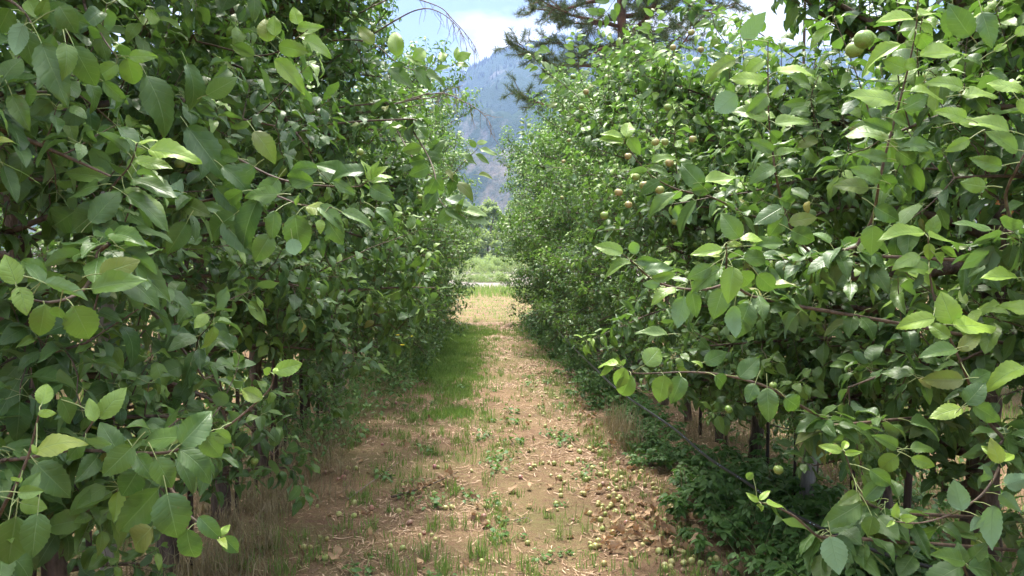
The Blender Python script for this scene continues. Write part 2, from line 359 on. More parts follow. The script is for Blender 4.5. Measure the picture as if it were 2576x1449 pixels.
FR_ = (np.array([250, 330, 400, 440, 462, 470, 484, 496, 516, 535, 555, 600, 660, 715, 800, 934, 1024, 1200, 1700]), (262 - np.array([262, 220, 160, 108, 80, 69, 62, 54, 48, 44, 40, 38, 42, 50, 62, 84, 95, 130, 200])) / FOC)
BK_ = (np.array([-900, -300, 0, 200, 330, 400, 427, 464, 520, 700, 1200]), (262 - np.array([150, 110, 95, 78, 66, 66, 70, 74, 90, 120, 160])) / FOC)
def mount_h(ax, r):
    px = 472 + FOC * math.tan(max(-1.35, min(1.35, ax))); c = math.cos(ax)
    return max(hill(ax, r, px, FR_, 2400, .28, 2, 190), hill(ax, r, px, BK_, 3400, .3, 9, 190))
for r in rs:
    for a_ in azs:
        a2 = R(a_); mv.append((r * math.sin(a2), r * math.cos(a2), mount_h(a2, r) - 1))
i, j = np.meshgrid(np.arange(NR - 1), np.arange(NA - 1), indexing='ij')
q = np.stack([i * NA + j, i * NA + j + 1, (i + 1) * NA + j + 1, (i + 1) * NA + j], -1).reshape(-1, 4)
m, t, out, b = mat('mountain_slope'); M['mount'] = m
vec = N(t, "ShaderNodeTexCoord").outputs['Object']; sx = N(t, "ShaderNodeSeparateXYZ"); t.links.new(vec, sx.inputs[0])
n1 = noise(t, .006, 8, .65, vec); n2 = noise(t, .035, 6, .75, vec)
rock = mix(t, n2, (.09, .085, .085), (.27, .25, .24)); dry = mix(t, n2, (.13, .105, .07), (.24, .185, .13))
hz = mth(t, 'MULTIPLY', sx.outputs[2], 1 / 260.0, clamp=True)
c = mix(t, hz, dry, rock)
fm = ramp(t, mth(t, 'ADD', mth(t, 'MULTIPLY', n1, .45), mth(t, 'ADD', mth(t, 'MULTIPLY', n2, .5), mth(t, 'MULTIPLY', hz, .085))), [(.41, (0, 0, 0)), (.53, (1, 1, 1))])
c = mix(t, fm, c, (.035, .055, .035)); t.links.new(c, b.inputs['Base Color']); b.inputs['Roughness'].default_value = 1; b.inputs['Specular IOR Level'].default_value = 0
bump(t, n2, 1.0, 8, b); t.links.new(b.outputs[0], out.inputs[0])
b = Buf(); b.add(mv, q); mo = b.build('mountain', 'mount'); tag(mo, kind='structure')
fb = Buf(); K = 15000
ax = np.where(rng.random(K) < .85, rng.uniform(R(-9), R(40), K), rng.uniform(R(-50), R(55), K)); rr = 1350 + 1350 * rng.random(K) ** .8
tv = []; 
for k in range(K):
    a2, r = ax[k], rr[k]
    if k < 2600: r = (3400 if 472 + FOC * math.tan(a2) < 466 else 2400) + random.uniform(-40, 6)
    x, y = r * math.sin(a2), r * math.cos(a2)
    if k >= 2600 and mnoise.noise(Vector((x * .004, y * .004, 4))) + .25 * mnoise.noise(Vector((x * .02, y * .02, 4))) < random.uniform(-.35, .3): continue
    z = mount_h(a2, r) - 2; h = random.uniform(7, 15); wd = h * random.uniform(.14, .2)
    tv.append((x, y, z, h, wd))
tv = np.array(tv); n = len(tv); o4 = np.array([[1, 0], [0, 1], [-1, 0], [0, -1]])
v = np.zeros((n, 8, 3)); v[:, :4, :2] = tv[:, None, :2] + o4 * tv[:, None, 4:5]; v[:, :4, 2] = tv[:, 2:3]
v[:, 4:, :2] = tv[:, None, :2] + o4 * tv[:, None, 4:5] * .06; v[:, 4:, 2] = tv[:, 2:3] + tv[:, 3:4]
q0 = np.array([[k, (k + 1) % 4, 4 + (k + 1) % 4, 4 + k] for k in range(4)])
fb.add(v.reshape(-1, 3), (q0[None] + (np.arange(n) * 8)[:, None, None]).reshape(-1, 4))
M['forest'] = simple('far_conifer', (.025, .04, .025), (.05, .07, .04), .1, 1, 0, .01, spec=0)
fo = fb.build('mountain_forest', 'forest'); tag(fo, kind='stuff')

# ------------------------------------------------------------------ apple trees
LX, RX = -1.57, 2.2
HERO_C = []                                     # (px, py, depth, radius) of the foreground leaves, filled below
LOW = [.40]
def reach(z, k): return k * np.interp(z, [.2, .6, 1.1, 1.7, 2.8, 3.4, 4.2], [LOW[0], LOW[0] + .18, .98, 1.15, 1.2, 1.0, .7])
def gen_tree(name, H, kin, kout, zlo, dens, s, lod, trunk_r=.045, hang=.0, nlimb=15, apples=8, young=.0, world=None, keep=None, droop=.5, llen=.082):
    """s=+1: the alley lies on +x. keep(p)->mask prunes leaves (world coordinates)."""
    root = empty(name)
    W0 = np.array(world if world is not None else (0, 0, 0), float)
    lean = rng.uniform(-.06, .06, 2)
    zt = np.linspace(-.08, H, 14)
    tp = np.stack([lean[0] * zt + .03 * np.sin(zt * 2.1 + rng.uniform(0, 6)), lean[1] * zt + .03 * np.sin(zt * 1.7 + rng.uniform(0, 6)), zt], 1); tp[:2, :2] *= .3
    tr = trunk_r * (1 - .82 * (zt / H)) + .012 * np.exp(-np.maximum(zt, 0) * 8)
    b = Buf(); P = spline(tp, 44); rr = np.interp(P[:, 2], zt, tr) * (1 + .10 * rng.uniform(-1, 1, 44)); tube(b, P, rr, 10, rough=.10, cap=True); b.build('trunk', 'bark', root)
    Lb, Ld, Ln_, Ll, Lw, Lv, pet0 = [], [], [], [], [], [], []
    spots = []
    for li in range(nlimb):
        f = (li + rng.uniform(.1, .9)) / nlimb; z0 = zlo + f ** .9 * (H - zlo - .15)
        inward = rng.random() < .66
        az = rng.normal(0, .75) if inward else np.pi + rng.normal(0, .75)
        k = kin if inward else kout
        Lg = float(reach(z0, k)) * rng.uniform(.72, 1.12) / max(.75, abs(math.cos(az)))
        Lg = min(Lg, 1.5)
        p0 = np.array([np.interp(z0, P[:, 2], P[:, 0]), np.interp(z0, P[:, 2], P[:, 1]), z0])
        el0 = rng.uniform(.25, .75) if z0 > 1.0 else rng.uniform(.1, .5)
        d = np.array([s * math.cos(az) * math.cos(el0), math.sin(az) * math.cos(el0), math.sin(el0)])
        pts = [p0]; nst = 8; bend = -droop * rng.uniform(.4, 1.5) if z0 < H * .8 else rng.uniform(-.2, .5)
        for q_ in range(nst):
            d = nrm(d + np.array([rng.normal(0, .10), rng.normal(0, .10), rng.normal(0, .08) + bend / nst * 1.3])); pts.append(pts[-1] + d * Lg / nst * 1.08)
        lp = spline(pts, 14); b = Buf(); r0 = max(.006, trunk_r * .33 * (.6 + .4 * Lg)); 
        cut = 14
        if keep is not None:
            bad = np.nonzero(~keep(lp + W0 + np.array([0, 0, 1e-3])))[0]; bad = bad[bad > 2]; cut = max(3, int(bad[0])) if len(bad) else 14
        tube(b, lp[:cut], np.linspace(r0, .0028 if cut == 14 else r0 * (1 - .75 * cut / 14), 14)[:cut] if cut == 14 else np.linspace(r0, .0025, cut), 6 if lod else 5, m=0, rough=.06)
        ntw = int(Lg * dens * 21)
        for tw in range(ntw):
            f2 = .10 + .90 * (tw + rng.random()) / ntw if tw < ntw - 2 else .999
            ii = f2 * 13; i0 = min(int(ii), 12); q0_ = lp[i0] + (lp[i0 + 1] - lp[i0]) * (ii - i0); td = nrm(lp[i0 + 1] - lp[i0])
            long_ = rng.random() < .22 + .3 * (z0 > H * .72)
            tl = rng.uniform(.22, .46) if long_ else rng.uniform(.05, .22)
            side = nrm(np.cross(td, rng.normal(size=3)))
            dd = nrm(td * .5 + side * 1.0 + np.array([0, 0, .45 if not hang else -.1]))
            if long_ and z0 > H * .55: dd = nrm(dd + np.array([0, 0, .9]))
            ns_ = 4; tps = [q0_]; 
            for _ in range(ns_):
                dd = nrm(dd + rng.normal(0, .13, 3) + np.array([0, 0, .08])); tps.append(tps[-1] + dd * tl / ns_)
            tps = np.array(tps)
            if keep is not None and (i0 + 1 >= cut or not keep(tps[-1:] + W0)[0]): continue
            tube(b, tps, np.linspace(.0028 if long_ else .0022, .0011, 5), 4, m=1)
            nl = max(5, int(tl / .026) + 4)
            fr = np.concatenate([np.linspace(.1, 1, nl - 3), [1, .97, .93]])
            ang = rng.uniform(0, 6.28) + np.arange(nl) * 2.4
            idx = np.clip(fr * ns_, 0, ns_ - 1e-4); a0 = idx.astype(int); fp = tps[a0] + (tps[a0 + 1] - tps[a0]) * (idx - a0)[:, None]
            tdir = nrm(tps[a0 + 1] - tps[a0]); e1 = nrm(np.cross(tdir, [.21, .13, 1.0])); e2 = np.cross(tdir, e1)
            rad = np.cos(ang)[:, None] * e1 + np.sin(ang)[:, None] * e2
            D = nrm(rad * 1.0 + tdir * rng.uniform(.15, .8, (nl, 1)) + rng.normal(0, .15, (nl, 3)))
            pl = rng.uniform(.014, .034, nl)
            b0 = fp + D * pl[:, None]
            D2 = nrm(D + np.array([0, 0, -1.0]) * rng.uniform(.0, .85, (nl, 1)))
            up = np.array([0, 0, 1.0]) + np.array([s * .45, -.1, 0]) * (1 if inward else -.6)
            Nn = nrm(up + rad * -.1 + rng.normal(0, .34, (nl, 3)))
            sz = llen * rng.uniform(.62, 1.12, nl) * np.where(fr > .93, .72, 1)
            yv = np.clip((fr - .5) * 1.3 * (long_ * .8 + .10) * (1 if z0 > 1.2 else .5) + young * rng.uniform(0, 1, nl) + np.where(rng.random(nl) < .04, .3, 0), 0, 1)
            sick = np.where(rng.random(nl) < .006, rng.uniform(.4, 1, nl), 0)
            Lb.append(b0); Ld.append(D2); Ln_.append(Nn); Ll.append(sz); Lw.append(sz * rng.uniform(.23, .34, nl)); pet0.append(fp)
            Lv.append(np.stack([rng.uniform(0, 1, nl), yv, sick], 1))
            if rng.random() < .08 and not long_: spots.append(tps[-1])
        b.build('limb', ['bark' if r0 > .02 else 'twig', 'twig'], root)
    Lb, Ld, Ln_, Ll, Lw, Lv, pet0 = map(np.concatenate, (Lb, Ld, Ln_, Ll, Lw, Lv, pet0))
    if keep is not None:
        kp = keep(Lb + Ld * Ll[:, None] * .5 + W0); Lb, Ld, Ln_, Ll, Lw, Lv, pet0 = (x[kp] for x in (Lb, Ld, Ln_, Ll, Lw, Lv, pet0))
    b = Buf(); n = len(Lb)
    nt_, ns_ = ((4, 1), (8, 2))[lod]
    leaves(b, Lb, Ld, Ln_, Ll, Lw, Lv, nt_, ns_, fold=rng.uniform(.12, .85, n), curl=rng.normal(.75, .55, n), wave=rng.uniform(.015, .07, n), serr=.04 if lod else 0)
    petioles(b, pet0, Lb, .0009)
    b.build('crown', ['leaf', 'petiole'], root); print('LEAVES', n)
    random.shuffle(spots)
    for p in spots[:apples]:
        if keep is not None and not keep(np.array([p + W0]))[0]: continue
        o = bpy.data.objects.new('apple', AM['blush' if rng.random() < (.45 if young > .1 else .08) else 'green']); col.objects.link(o); o.parent = root
        o.location = tuple(p + np.array([0, 0, -.03])); o.rotation_euler = (rng.normal(0, .35), rng.normal(0, .35), rng.uniform(0, 6.28)); sc_ = rng.uniform(.8, 1.15); o.scale = (sc_,) * 3
    return root

# ---- foreground shoots: stem polyline [(px,py)...] on the photo's 2576 px view at depth d, leaves (base px,py, tip px,py, apparent width, youth, flag)
SH = []
def shoot(side, d, stem, lvs, root=None, r=.0035): SH.append((side, d, stem, lvs, root, r))
shoot('L', 1.65, [(345, 360), (330, 410), (300, 450), (262, 500), (235, 600), (225, 700)], [
 (372,378,500,376,46,.75,0),(322,385,277,322,26,.8,1),(343,362,305,322,15,.8,0),(350,364,396,330,12,.85,0),(370,378,322,390,22,.6,0),(340,402,430,415,30,.6,0),(345,440,420,428,22,.3,1),
 (268,445,165,430,45,.25,0),(248,468,116,468,52,.1,0),(190,530,96,596,78,0,0),(262,515,180,585,88,.05,0),(310,480,436,508,26,.45,0),(318,492,442,556,38,.1,0),(330,450,440,480,40,.1,0),
 (232,640,352,608,44,.25,0),(300,640,426,742,86,.02,0),(262,680,412,715,60,.1,0),(230,660,190,640,30,.1,0),(235,600,330,560,60,0,0),(228,560,300,470,60,.05,0),(240,560,330,620,70,.0,0),(225,620,130,690,60,0,0)])
shoot('L', 1.75, [(295, 145), (262, 100), (240, 60), (215, 20), (205, -40)], [(325,142,392,140,34,.35,0),(320,146,343,230,72,.4,0),(295,160,232,205,44,.4,0),(292,122,296,100,18,.5,0),(240,60,275,150,50,.2,0),(228,40,170,85,50,.1,0)])
shoot('L', 1.5, [(80, 60), (60, 30), (20, 0), (-60, -20)], [(70,0,100,45,50,.3,0),(100,45,118,0,40,.3,0),(60,60,20,140,46,.3,1),(105,110,165,255,88,0,0),(185,115,246,226,70,0,0),(60,75,85,170,60,0,0),(110,25,215,60,70,.05,0),(25,20,-10,90,60,.1,0),(150,15,190,80,60,.1,0),(165,110,180,180,45,.25,0),(30,240,70,320,60,.2,0),(95,240,20,230,60,.15,0)])
shoot('L', 1.28, [(30, 735), (75, 752), (130, 760), (190, 742), (230, 700), (250, 620)], [
 (42,715,12,642,58,.55,0),(50,735,0,738,30,.5,0),(50,722,66,788,50,.5,0),(113,765,96,864,70,.35,0),(185,770,234,872,86,.3,0),(150,772,134,838,44,.3,0),(110,712,228,738,40,.45,1),(228,728,352,694,62,.25,0),
 (70,712,160,696,60,.1,0),(120,690,40,650,56,.2,0),(105,715,70,640,44,.1,0),(250,690,340,660,60,.1,0)])
shoot('L', 1.32, [(103, 1020), (90, 1075), (70, 1150), (35, 1230), (0, 1290), (-40, 1400)], [
 (105,1018,120,958,76,.6,0),(85,1137,198,1078,44,.65,0),(95,1040,140,1040,22,.7,0),(92,1142,82,1120,14,.7,0),(50,1265,117,1278,56,.45,0),(45,1240,105,1235,44,.35,0),(40,1300,20,1425,110,.15,0),(95,1290,80,1410,70,.1,0),(50,1215,30,1195,20,.6,0),(20,1310,28,1360,50,.4,0),(60,1240,100,1190,50,.2,0)])
shoot('L', 1.42, [(250, 1035), (215, 1090), (190, 1125), (110, 1145), (0, 1160)], [(250,1052,306,978,52,.5,0),(238,1060,224,1000,36,.5,0),(150,1000,200,1070,44,.1,0),(215,1115,285,1105,30,.45,1),(215,1105,160,1160,50,.1,0),(140,1140,90,1220,60,0,0),(90,1165,176,1250,86,.0,0)])
shoot('L', 1.5, [(690, 945), (670, 990), (600, 1050), (530, 1100), (450, 1130), (395, 1140), (260, 1135), (140, 1130)], [
 (690,935,768,912,46,.5,0),(680,937,664,930,22,.8,0),(690,940,698,922,16,.8,0),(660,1005,598,975,48,.25,0),(455,1118,538,1030,88,0,0),(455,1100,352,1096,58,.05,0),(335,1122,256,1200,66,.1,0),(342,1142,384,1205,62,.1,0),(392,1152,436,1232,62,.05,0),
 (400,1228,300,1338,100,.05,0),(420,1240,450,1370,96,0,0),(510,1090,562,1158,60,.1,0),(450,1130,552,1185,56,0,0),(540,1085,585,1115,40,.3,0),(300,1140,250,1060,60,0,0),(350,1180,300,1260,70,0,0)])
shoot('L', 1.5, [(553, 1353), (520, 1330), (470, 1290), (440, 1245), (418, 1205), (400, 1150)], [(550,1350,522,1330,18,.8,0),(552,1346,580,1320,20,.8,0),(550,1356,568,1360,12,.7,0),(500,1300,560,1360,48,.0,0),(470,1330,480,1440,60,0,0),(380,1330,300,1400,70,0,0),(560,1350,600,1390,44,0,0)])
shoot('L', 2.0, [(925, 455), (900, 470), (850, 468), (780, 465), (700, 450), (600, 400), (500, 340), (440, 250)], [
 (930,455,912,402,22,.6,0),(935,455,940,405,18,.6,0),(938,452,958,412,16,.6,0),(940,455,985,424,18,.65,0),(935,460,978,440,18,.5,0),(924,432,816,420,38,.03,0),(838,455,892,490,32,.05,0),(930,470,988,500,46,.02,0),(870,440,790,400,46,.05,0),(800,425,714,420,44,.0,0),(790,460,700,440,56,0,0),
 (472,320,572,445,86,0,0),(368,190,452,325,72,.12,0),(470,160,530,280,50,0,0),(600,400,540,380,44,.1,0),(640,330,700,400,50,.05,0),(520,240,590,200,50,.1,0),(560,420,640,470,52,.05,0),(640,420,560,470,56,0,0),(700,450,640,520,60,.05,0),(540,470,610,540,56,0,0)])
shoot('L', 1.9, [(836, 522), (800, 520), (755, 515), (700, 495), (630, 480), (540, 500), (440, 520)], [
 (770,520,838,524,30,.5,0),(745,518,750,488,12,.6,0),(742,540,757,648,72,.0,0),(820,548,862,612,50,.0,0),(690,530,684,604,46,0,0),(806,552,806,578,24,.6,0),(735,600,745,655,40,.55,1),(700,490,610,480,40,.15,0),(610,480,545,520,50,.1,0),(800,520,872,560,40,.05,0),(650,500,585,620,60,0,0),(860,535,946,555,30,.1,0),(590,540,480,600,60,0,0),(560,560,640,640,70,0,0),(680,590,640,660,60,.1,0),(944,525,1016,558,28,.05,0),(470,560,420,640,70,0,0)])
shoot('L', 2.6, [(775, 75), (740, 100), (700, 130), (640, 140), (560, 120), (480, 100)], [
 (750,62,738,18,42,.85,0),(745,75,812,66,32,.6,0),(752,92,820,92,22,.75,0),(675,105,665,35,66,.75,0),(692,150,768,226,50,.75,0),(700,115,770,130,44,.5,0),(690,90,690,40,40,.6,0),(640,140,580,110,40,.5,0),(760,100,840,120,34,.5,0)])
shoot('L', 4.2, [(1146, 160), (1120, 172), (1094, 178), (1039, 175), (1000, 160), (940, 110), (860, 100), (780, 110)], [
 (1000,142,990,64,46,.7,0),(1040,150,1082,114,38,.7,0),(1117,156,1106,120,25,.6,0),(1147,150,1186,130,24,.65,0),(1146,148,1152,114,20,.65,0),(1146,162,1180,158,12,.5,0),(1080,160,1088,135,14,.6,0),(1070,180,1120,208,20,.2,0),(1094,178,1130,165,16,.5,0),(1020,160,960,190,30,.1,0),(980,170,1040,220,34,.1,0),(1045,175,1090,215,28,.1,0),(1060,165,1020,135,18,.5,0),(940,110,900,60,34,.3,0),(1050,155,1072,162,12,.6,0)])
shoot('L', 4.2, [(1204, 372), (1180, 395), (1150, 425), (1120, 450), (1080, 440), (1040, 400), (1000, 330), (960, 260)], [
 (1207,375,1250,387,14,.3,0),(1165,388,1200,412,16,.2,0),(1197,388,1230,411,16,.2,0),(1200,362,1227,350,14,.4,0),(1198,370,1180,352,16,.4,0),(1204,440,1240,437,12,.4,0),(1150,460,1205,490,26,0,0),(1150,440,1120,490,26,0,0),(1120,430,1165,450,18,0,0),(1110,400,1060,380,28,0,0),(1080,390,1120,350,28,.1,0),(1075,360,1120,370,28,0,0),(1090,440,1120,480,28,0,0)])
shoot('L', 3.6, [(1178, 550), (1150, 535), (1120, 520), (1100, 490), (1095, 440), (1070, 380), (1020, 300)], [
 (1178,545,1230,560,22,.1,0),(1160,530,1226,532,20,.35,0),(1150,530,1165,500,20,.4,0),(1140,525,1100,560,34,0,0),(1120,500,1190,512,24,0,0),(1120,530,1190,560,26,.1,0),(1100,480,1060,530,34,0,0),(1095,450,1070,500,36,0,0),(1080,420,1030,440,40,0,0),(1070,400,1020,410,32,0,0),(1060,370,1010,380,36,0,0),(1075,350,1040,310,34,.1,0)])
def auto(side, d, stem, n, lp, yg, r=.0025):
    S_ = spline([(a, b_, 0) for a, b_ in stem], 60)[:, :2]; lv = []
    for i in range(n):
        f = (i / n) ** .9; p = S_[int(f * 50)]; t_ = S_[min(59, int(f * 50) + 2)] - S_[max(0, int(f * 50) - 2)]; t_ = t_ / np.linalg.norm(t_)
        nn = np.array([-t_[1], t_[0]]) * (1 if i % 2 else -1); dr = nn * random.uniform(.6, 1) - t_ * random.uniform(.3, .9) + [0, random.uniform(-.1, .5) * (f > .1)]; dr = dr / np.linalg.norm(dr)
        l_ = lp * random.uniform(.7, 1.1) * (.6 if i < 2 else 1); b0 = p + dr * l_ * .25; lv.append((b0[0], b0[1], b0[0] + dr[0] * l_, b0[1] + dr[1] * l_, l_ * random.uniform(.35, .6), yg * random.uniform(.6, 1.2) * (1 - .6 * f), 0))
    shoot(side, d, stem, lv, None, r)
auto('R', 6.3, [(1449, 84), (1448, 111), (1453, 150), (1462, 200), (1490, 260), (1520, 330)], 22, 27, .6)
auto('R', 6.3, [(1363, 96), (1345, 130), (1345, 155), (1372, 178), (1400, 200), (1450, 240), (1500, 300)], 22, 27, .55)
auto('R', 6.0, [(1521, 136), (1524, 165), (1518, 200), (1520, 240), (1535, 300)], 18, 24, .65)
auto('R', 5.2, [(1648, 22), (1647, 60), (1640, 100), (1650, 150), (1670, 220)], 18, 30, .6)
auto('R', 5.5, [(1508, 92), (1530, 108), (1560, 130), (1590, 160), (1620, 220)], 16, 28, .5)
auto('R', 6.5, [(1395, 235), (1410, 260), (1440, 290), (1480, 330)], 14, 26, .4)
auto('R', 8.0, [(1320, 300), (1325, 330), (1335, 370), (1370, 420)], 18, 20, .4)
auto('R', 4.6, [(1500, 50), (1530, 25), (1560, -10), (1650, -30), (1750, 20)], 14, 40, .2)
auto('R', 4.2, [(1790, 30), (1800, 70), (1830, 120), (1840, 200)], 16, 40, .5)
auto('R', 3.0, [(2060, 190), (2040, 250), (2060, 320), (2090, 400)], 18, 55, .3)
# dead twigs against the sky
shoot('L', 4.4, [(1204, 140), (1184, 100), (1144, 55), (1110, 20), (1060, 2), (1000, -10), (930, 20)], [], r=.005)
shoot('L', 4.4, [(1176, 130), (1160, 80), (1124, 42), (1080, 22), (1035, 30), (980, 60)], [], r=.005)
shoot('L', 4.5, [(1234, 345), (1230, 305), (1194, 270), (1164, 255), (1120, 235), (1060, 240)], [], r=.004)
shoot('L', 4.5, [(1165, 215), (1130, 225), (1090, 245), (1040, 250)], [], r=.004)
# alley shoots of the other row
shoot('R', 2.7, [(1570, 356), (1590, 385), (1620, 425), (1658, 455), (1700, 475), (1738, 485), (1800, 500), (1880, 540)], [
 (1568,358,1506,347,26,.6,0),(1564,345,1512,330,18,.75,0),(1573,345,1586,300,36,.75,0),(1582,345,1610,388,40,.4,0),(1640,410,1702,378,26,.4,0),(1628,430,1574,432,18,.5,1),(1635,425,1700,420,22,.1,0),(1700,488,1618,527,36,.15,0),(1752,505,1696,586,30,.1,0),(1768,470,1710,408,52,0,0),(1766,460,1860,438,30,.6,0),(1740,480,1800,470,40,.05,0),(1660,455,1600,480,30,.0,0)])
shoot('R', 1.95, [(1566, 640), (1588, 655), (1612, 678), (1640, 702), (1690, 722), (1775, 728), (1850, 700), (1920, 650)], [
 (1567,636,1497,610,38,.5,0),(1588,660,1508,672,26,.3,0),(1600,640,1588,600,46,.3,1),(1612,655,1658,672,40,.5,1),(1600,655,1660,660,34,.0,0),(1620,680,1690,668,30,.1,0),(1640,700,1700,690,34,.4,0),(1660,715,1615,715,24,.4,1),(1740,730,1752,797,46,.1,0),(1720,745,1704,822,50,.2,1),(1700,725,1635,742,22,.5,0),(1818,728,1795,800,64,.15,0),(1885,765,1850,850,70,.05,0),(1848,768,1832,850,40,.3,1),(1680,842,1600,835,26,.2,0),(1772,912,1828,886,42,.0,0)])
shoot('R', 1.8, [(1825, 612), (1828, 640), (1828, 672), (1835, 700), (1880, 740), (1950, 760)], [
 (1818,628,1740,634,36,.7,0),(1812,645,1765,632,16,.8,0),(1830,615,1868,610,16,.7,0),(1860,598,1815,538,64,.1,0),(1860,602,1922,580,20,.75,0),(1845,672,1832,758,76,.45,0),(1860,685,1905,732,60,.15,0),(1815,675,1732,722,52,.1,0),(1870,650,1950,640,44,.1,0),(1900,620,1980,600,44,.15,0),(1905,690,1960,740,50,.1,0),(1790,670,1730,700,40,.05,0)])
shoot('R', 1.9, [(1932, 105), (1932, 225), (1935, 310), (1945, 390), (1960, 480), (1995, 585), (2060, 660)], [
 (1932,150,1926,105,16,.8,0),(1955,180,2052,158,26,.85,0),(1920,205,1846,180,32,.8,0),(1925,150,1862,182,34,.7,0),(1868,100,1918,36,46,.5,1),(1932,300,1844,256,40,.4,0),(1850,150,1762,192,40,.35,0),(1852,235,1788,292,60,.15,1),(1950,312,2038,290,34,.4,0),(1942,245,1982,208,30,.5,0),(1930,240,1880,290,50,.2,0),(1960,445,2026,428,26,.35,0),(1955,392,2014,370,26,.3,0),(1935,330,1985,370,44,.1,0),(1950,420,1890,440,36,.05,0),(1960,500,2020,520,44,.0,0),(1970,520,1900,560,44,.0,0),(1985,560,2060,540,40,.05,0),(1945,380,1890,350,36,.1,0),(1990,580,2060,610,50,0,0),(1975,540,1930,600,50,0,0)])
shoot('R', 1.7, [(2310, -10), (2302, 90), (2282, 180), (2257, 280), (2232, 370), (2212, 460), (2190, 562), (2140, 640)], [
 (2297,46,2214,42,24,.85,0),(2312,38,2378,18,24,.6,0),(2315,66,2380,76,28,.8,0),(2305,85,2354,133,46,.45,0),(2268,112,2158,146,34,.85,0),(2317,142,2436,122,36,.75,0),(2282,175,2222,150,46,.4,0),(2272,168,2320,152,34,.5,0),(2250,256,2148,222,34,.5,0),(2272,275,2346,236,44,.12,0),(2292,230,2398,208,32,.55,0),(2232,352,2132,290,34,.35,0),(2250,350,2312,325,36,.15,0),(2257,370,2358,355,40,.12,0),(2256,378,2312,416,46,.1,0),(2315,372,2350,402,38,.2,0),(2186,474,2106,456,38,.1,0),(2225,460,2312,458,36,.1,0),(2215,455,2150,420,40,.1,0),(2196,566,2192,640,58,.1,0),(2230,400,2170,380,34,.1,0),(2200,520,2270,560,50,0,0),(2215,440,2270,500,50,0,0),(2240,330,2180,300,36,.1,0),(2245,300,2310,300,36,.2,0)])
shoot('R', 1.62, [(2335, 598), (2338, 660), (2347, 740), (2392, 855), (2432, 945), (2470, 1040), (2540, 1120)], [
 (2322,586,2226,575,30,.65,0),(2337,596,2432,590,26,.65,0),(2337,612,2338,658,44,.8,0),(2340,590,2356,545,40,.3,0),(2312,642,2250,665,34,.4,0),(2367,622,2410,646,26,.6,0),(2350,640,2400,675,30,.6,0),(2335,680,2280,655,30,.4,0),(2336,690,2350,665,18,.8,0),(2352,800,2250,812,46,.8,0),(2397,816,2370,744,72,.8,0),(2403,820,2508,815,44,.8,0),(2412,882,2478,826,46,.2,0),(2390,850,2330,810,40,.5,0),(2405,878,2322,885,42,.1,0),(2424,955,2320,955,60,.0,0),(2430,1016,2480,960,72,.05,0),(2422,1026,2342,1042,38,.75,0),(2440,960,2500,930,44,.1,0),(2576,922,2474,956,52,.9,0),(2560,700,2485,682,28,.8,0),(2600,780,2520,760,34,.8,0),(2450,1020,2520,1060,50,.1,0)])
shoot('R', 1.85, [(1572, 932), (1612, 940), (1688, 937), (1768, 937), (1853, 950), (1932, 975), (2030, 1030), (2100, 1070)], [
 (1573,926,1549,980,46,.65,0),(1590,945,1550,1016,56,.3,0),(1556,915,1502,911,16,.8,0),(1545,918,1506,942,20,.7,0),(1562,918,1572,906,12,.6,0),(1624,918,1668,866,58,.3,0),(1672,944,1658,1012,66,.3,0),(1716,948,1688,1016,60,.1,0),(1768,925,1752,900,8,.7,0),(1800,945,1850,985,40,.0,0),(1860,950,1910,900,60,.0,0),(1900,965,1880,1010,44,.05,0),(1930,975,1935,1060,54,.05,0),(1975,1000,2030,1040,50,0,0)])
shoot('R', 1.8, [(2122, 1132), (2138, 1175), (2150, 1212), (2165, 1245), (2185, 1268), (2240, 1290)], [
 (2118,1136,2064,1118,26,.85,0),(2119,1130,2137,1100,24,.85,0),(2126,1140,2164,1138,22,.85,0),(2168,1265,2075,1320,64,.12,0),(2196,1298,2182,1352,56,.1,0),(2188,1182,2256,1230,52,.12,0),(2258,1146,2200,1190,56,.55,0),(2292,1152,2360,1176,38,.6,0),(2290,1130,2358,1116,30,.15,0),(2256,1126,2208,1096,38,.15,0),(2290,1062,2396,1078,40,.05,0),(2160,1240,2110,1270,40,.1,0),(2175,1255,2230,1200,50,.05,0)])
shoot('R', 1.7, [(2254, 1312), (2320, 1315), (2400, 1290), (2470, 1245), (2505, 1195), (2520, 1160), (2570, 1100)], [
 (2251,1304,2256,1268,22,.85,0),(2263,1306,2302,1302,24,.85,0),(2248,1312,2234,1322,14,.8,0),(2262,1312,2310,1325,22,.5,0),(2515,1165,2495,1110,40,.85,0),(2520,1160,2550,1140,30,.85,0),(2510,1150,2465,1120,24,.75,0),(2420,1285,2400,1208,60,.4,1),(2500,1272,2478,1366,50,.45,1),(2470,1300,2445,1330,30,.45,1),(2520,1245,2560,1280,44,.35,1),(2500,1200,2440,1180,60,.1,1),(2530,1220,2590,1200,60,.1,1)])
shoot('R', 1.75, [(2425, 1415), (2430, 1440), (2460, 1480), (2520, 1500)], [(2422,1412,2352,1392,44,.15,0),(2425,1418,2410,1370,44,.05,0),(2430,1415,2500,1372,50,.0,0),(2435,1425,2550,1440,64,.0,0),(2420,1425,2310,1460,60,.0,0),(2440,1410,2480,1370,40,.1,0),(2090,1350,2110,1440,70,.2,1)])
shoot('R', 1.75, [(1905, 1262), (1950, 1275), (2000, 1300), (2060, 1350), (2110, 1352)], [(1908,1262,1880,1242,20,.8,0),(1912,1258,1935,1230,16,.8,0),(1930,1268,1985,1262,20,.6,0),(1920,1272,1896,1286,22,.6,0),(1940,1275,1990,1300,24,.4,0),(1895,1190,1870,1210,22,.4,0)])
